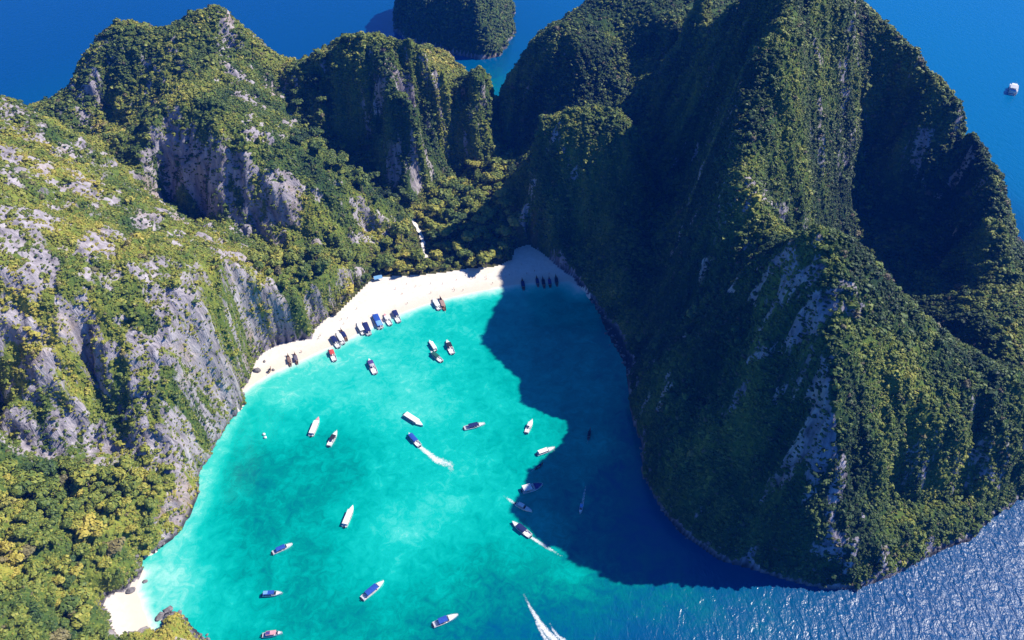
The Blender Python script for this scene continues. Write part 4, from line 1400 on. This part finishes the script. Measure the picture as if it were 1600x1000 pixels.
# ------------------------------------------------------------------ boulders and sandy paths
def boulder(px, py, z, r, label, seed, sq=0.7, mat=None):
    v = ICO2.copy()
    n = fbm(v[:, 0] * 3 + seed, v[:, 1] * 3 + v[:, 2] * 2.3, 2.0, 3, seed)
    v = v * (1 + 0.35 * n[:, None]) * np.array([r, r * .8, r * sq])
    o = link('boulder', mesh_np('boulder', v, ICO2F, [mat or M_stone], None, False))
    o.location = P(px, py, z)
    o.rotation_euler = (0, 0, seed * 1.3)
    return tag(o, label, 'rock')


boulder(204, 923, .2, 2.3, 'grey boulder on the sand of the small cove at its water edge', 3)
boulder(227, 909, -.2, 1.4, 'dark half sunk rock in the shallows of the small cove', 5)
boulder(402, 579, .4, 2.6, 'brown boulder at the left tip of the long beach', 7)
boulder(427, 578, .1, 1.2, 'small grey rock beside the dinghy at the left tip of the beach', 9)
boulder(413, 565, .5, 1.3, 'flat greenish rock on the sand near the left tip of the beach', 11)
boulder(1510, 836, .4, 2.4, 'pale boulder at the water edge under the dark right cliff', 13)
boulder(1562, 790, .5, 2.8, 'pinkish pale boulder on the shore at the right edge', 15)

def path_sheet(pts, w, label):
    v = []
    q = [Vector(p) for p in pts]
    fine = [a.lerp(b, t / 5) for a, b in zip(q[:-1], q[1:]) for t in range(5)] + [q[-1]]
    m = len(fine)
    xs, ys = [], []
    for i, p in enumerate(fine):
        d = (fine[min(i + 1, m - 1)] - fine[max(i - 1, 0)]).normalized()
        nn = Vector((-d.y, d.x, 0)).normalized()
        for j in range(5):
            a = p + nn * (j / 2 - 1) * w * (0.8 + .3 * math.sin(i * 1.7))
            xs.append(a.x); ys.append(a.y)
    xs, ys = np.array(xs, dtype=np.float32), np.array(ys, dtype=np.float32)
    i = np.clip(((xs - GX[0]) / RES).astype(int), 0, len(GX) - 2); j = np.clip(((ys - GY[0]) / RES).astype(int), 0, len(GY) - 2)
    zz = np.maximum.reduce([Z[j, i], Z[j + 1, i], Z[j, i + 1], Z[j + 1, i + 1]]) + .12
    f = [(a * 5 + b, (a + 1) * 5 + b, (a + 1) * 5 + b + 1, a * 5 + b + 1) for a in range(m - 1) for b in range(4)]
    o = link('path', mesh_np('path', np.stack([xs, ys, zz], -1), np.array(f, dtype=np.int32), [M_sand], {'wet': np.zeros(len(xs))}, True))
    return tag(o, label, None, None, 'structure')
for p, w, lab in zip(PATHS[:1], (1.7,), ('sandy path through the trees behind the beach',)):
    path_sheet(p, w, lab)

# shelter at the back of the beach
sh_ = bpy.data.objects.new('beach_shelter', None); COL.objects.link(sh_)
q = P(591, 437, 1.9); sh_.location = q; sh_.rotation_euler = (0, 0, .35)
tag(sh_, 'small open shelter with a pale blue roof at the back of the beach', 'shelter')
for sx in (-2.6, 2.6):
    for sy in (-1.7, 1.7):
        MB().tube((sx, sy, -.4), (sx, sy, 2.3), .09).build('post', M_wood, sh_)
for sgn in (-1, 1):
    v = [(-3.1, 0, 3.2), (3.1, 0, 3.2), (3.1, sgn * 2.2, 2.25), (-3.1, sgn * 2.2, 2.25)]
    v2 = [(a, b, c + .08) for a, b, c in v]
    MB().add(v + v2, [(0, 1, 2, 3), (7, 6, 5, 4), (0, 4, 5, 1), (1, 5, 6, 2), (2, 6, 7, 3), (3, 7, 4, 0)]).build('roof_panel', M_sky, sh_)

# ------------------------------------------------------------------ people on the sand
def person_mesh(name, seed, stride=0.0, arm=0.0):
    me = bpy.data.meshes.new(name + '_bones')
    J = dict(pel=(0, 0, .92), ch=(0, 0, 1.28), nk=(0, 0, 1.47), hd=(0, .01, 1.60), tp=(0, .01, 1.72))
    for sgn, s in (('l', 1), ('r', -1)):
        J['hip' + sgn] = (s * .10, 0, .86); J['kn' + sgn] = (s * .11, s * stride * .5 + .02, .47); J['an' + sgn] = (s * .11, s * stride, .07); J['to' + sgn] = (s * .12, s * stride + .15, .03)
        J['sh' + sgn] = (s * .19, 0, 1.42); J['el' + sgn] = (s * (.25 + arm * .3), -s * stride * .4, 1.14 + arm * .2); J['wr' + sgn] = (s * (.27 + arm * .5), -s * stride * .5 + .08, .90 + arm * .5); J['ha' + sgn] = (s * (.27 + arm * .55), -s * stride * .5 + .11, .80 + arm * .6)
    R = dict(pel=.15, ch=.16, nk=.06, hd=.10, tp=.06, hip=.10, kn=.065, an=.045, to=.035, sh=.07, el=.045, wr=.035, ha=.035)
    ks = list(J)
    E = [('pel', 'ch'), ('ch', 'nk'), ('nk', 'hd'), ('hd', 'tp')]
    for g in 'lr':
        E += [('pel', 'hip' + g), ('hip' + g, 'kn' + g), ('kn' + g, 'an' + g), ('an' + g, 'to' + g), ('ch', 'sh' + g), ('sh' + g, 'el' + g), ('el' + g, 'wr' + g), ('wr' + g, 'ha' + g)]
    me.from_pydata([J[k] for k in ks], [(ks.index(a), ks.index(b)) for a, b in E], [])
    o = bpy.data.objects.new(name, me); COL.objects.link(o)
    md = o.modifiers.new('skin', 'SKIN')
    for i, k in enumerate(ks):
        r = R[k if k in R else k[:-1]]
        me.skin_vertices[0].data[i].radius = (r, r)
    me.skin_vertices[0].data[0].use_root = True
    sb = o.modifiers.new('sub', 'SUBSURF'); sb.levels = 1
    dg = bpy.context.evaluated_depsgraph_get()
    ev = bpy.data.meshes.new_from_object(o.evaluated_get(dg))
    bpy.data.objects.remove(o)
    ev.name = name
    return ev


BODY = [person_mesh('body', 1, 0, 0), person_mesh('body', 2, .22, .1), person_mesh('body', 3, .1, .5)]
M_skin = flat_mat('skin', (0.42, 0.25, 0.17), 0.6, .3)
M_hair = flat_mat('dark_hair', (0.03, 0.022, 0.018), 0.7, .2)
CLOTH = [('red', (0.5, .05, .05)), ('navy', (.03, .04, .14)), ('black', (.02, .02, .022)), ('white', (.7, .7, .7)), ('orange', (.65, .22, .04)), ('teal', (.03, .28, .28))]
CLM = [(n, flat_mat(n + '_swimwear', c, .8, .1)) for n, c in CLOTH]
BODIES = {}
for bi, b in enumerate(BODY):
    zc = np.array([p.center[2] for p in b.polygons]); xc = np.array([abs(p.center[0]) for p in b.polygons])
    b.materials.clear()
    for ci, (n, m_) in enumerate(CLM):
        c = b.copy(); c.name = 'body'
        c.materials.append(M_skin); c.materials.append(m_)
        lo = 0.78 if ci % 2 else 0.62
        hi = 1.0 if ci in (1, 4) else 1.42
        c.polygons.foreach_set('material_index', ((zc > lo) & (zc < hi) & (xc < .20)).astype(np.int32))
        c.polygons.foreach_set('use_smooth', [True] * len(c.polygons))
        BODIES[bi, ci] = c
HAIR = mesh_np('hair', ICO1 * np.array([.115, .125, .12]) + np.array([0, -.015, 1.66]), ICO1F, [M_hair], None, True)
prng = random.Random(5)
spots = []
for _ in range(24):
    t = prng.random()
    ax, ay = 610 + t * 165, 446 - t * 18
    wx, wy = 640 + t * 140, 478 - t * 30
    f = prng.random()
    spots.append((ax + (wx - ax) * f, ay + (wy - ay) * f, 'on the sunlit white sand of the middle beach'))
for _ in range(8):
    t = prng.random()
    spots.append((470 + t * 90, 545 - t * 60 + prng.uniform(-3, 8), 'on the narrow left part of the beach'))
for a, b in ((805, 425), (823, 428), (844, 416), (796, 430), (815, 414), (858, 428), (835, 424), (790, 433)):
    spots.append((a, b, 'in the shaded right corner of the beach'))
for a, b, wh in spots:
    x, y, _ = P(a, b, 1.0)
    zz = float(lookup(Z, np.array([x]), np.array([y]))[0])
    if zz < .15:
        continue
    ci = prng.randrange(6); bi = prng.randrange(3)
    p = bpy.data.objects.new('person', None); COL.objects.link(p)
    p.location = (x, y, zz)
    p.rotation_euler = (0, 0, prng.uniform(0, 6.28))
    pose = ('standing', 'walking', 'gesturing')[bi]
    tag(p, f'{pose} person in {CLM[ci][0]} swimwear {wh}', 'person', 'people on the sand')
    link('body', BODIES[bi, ci], p)
    link('hair', HAIR, p)
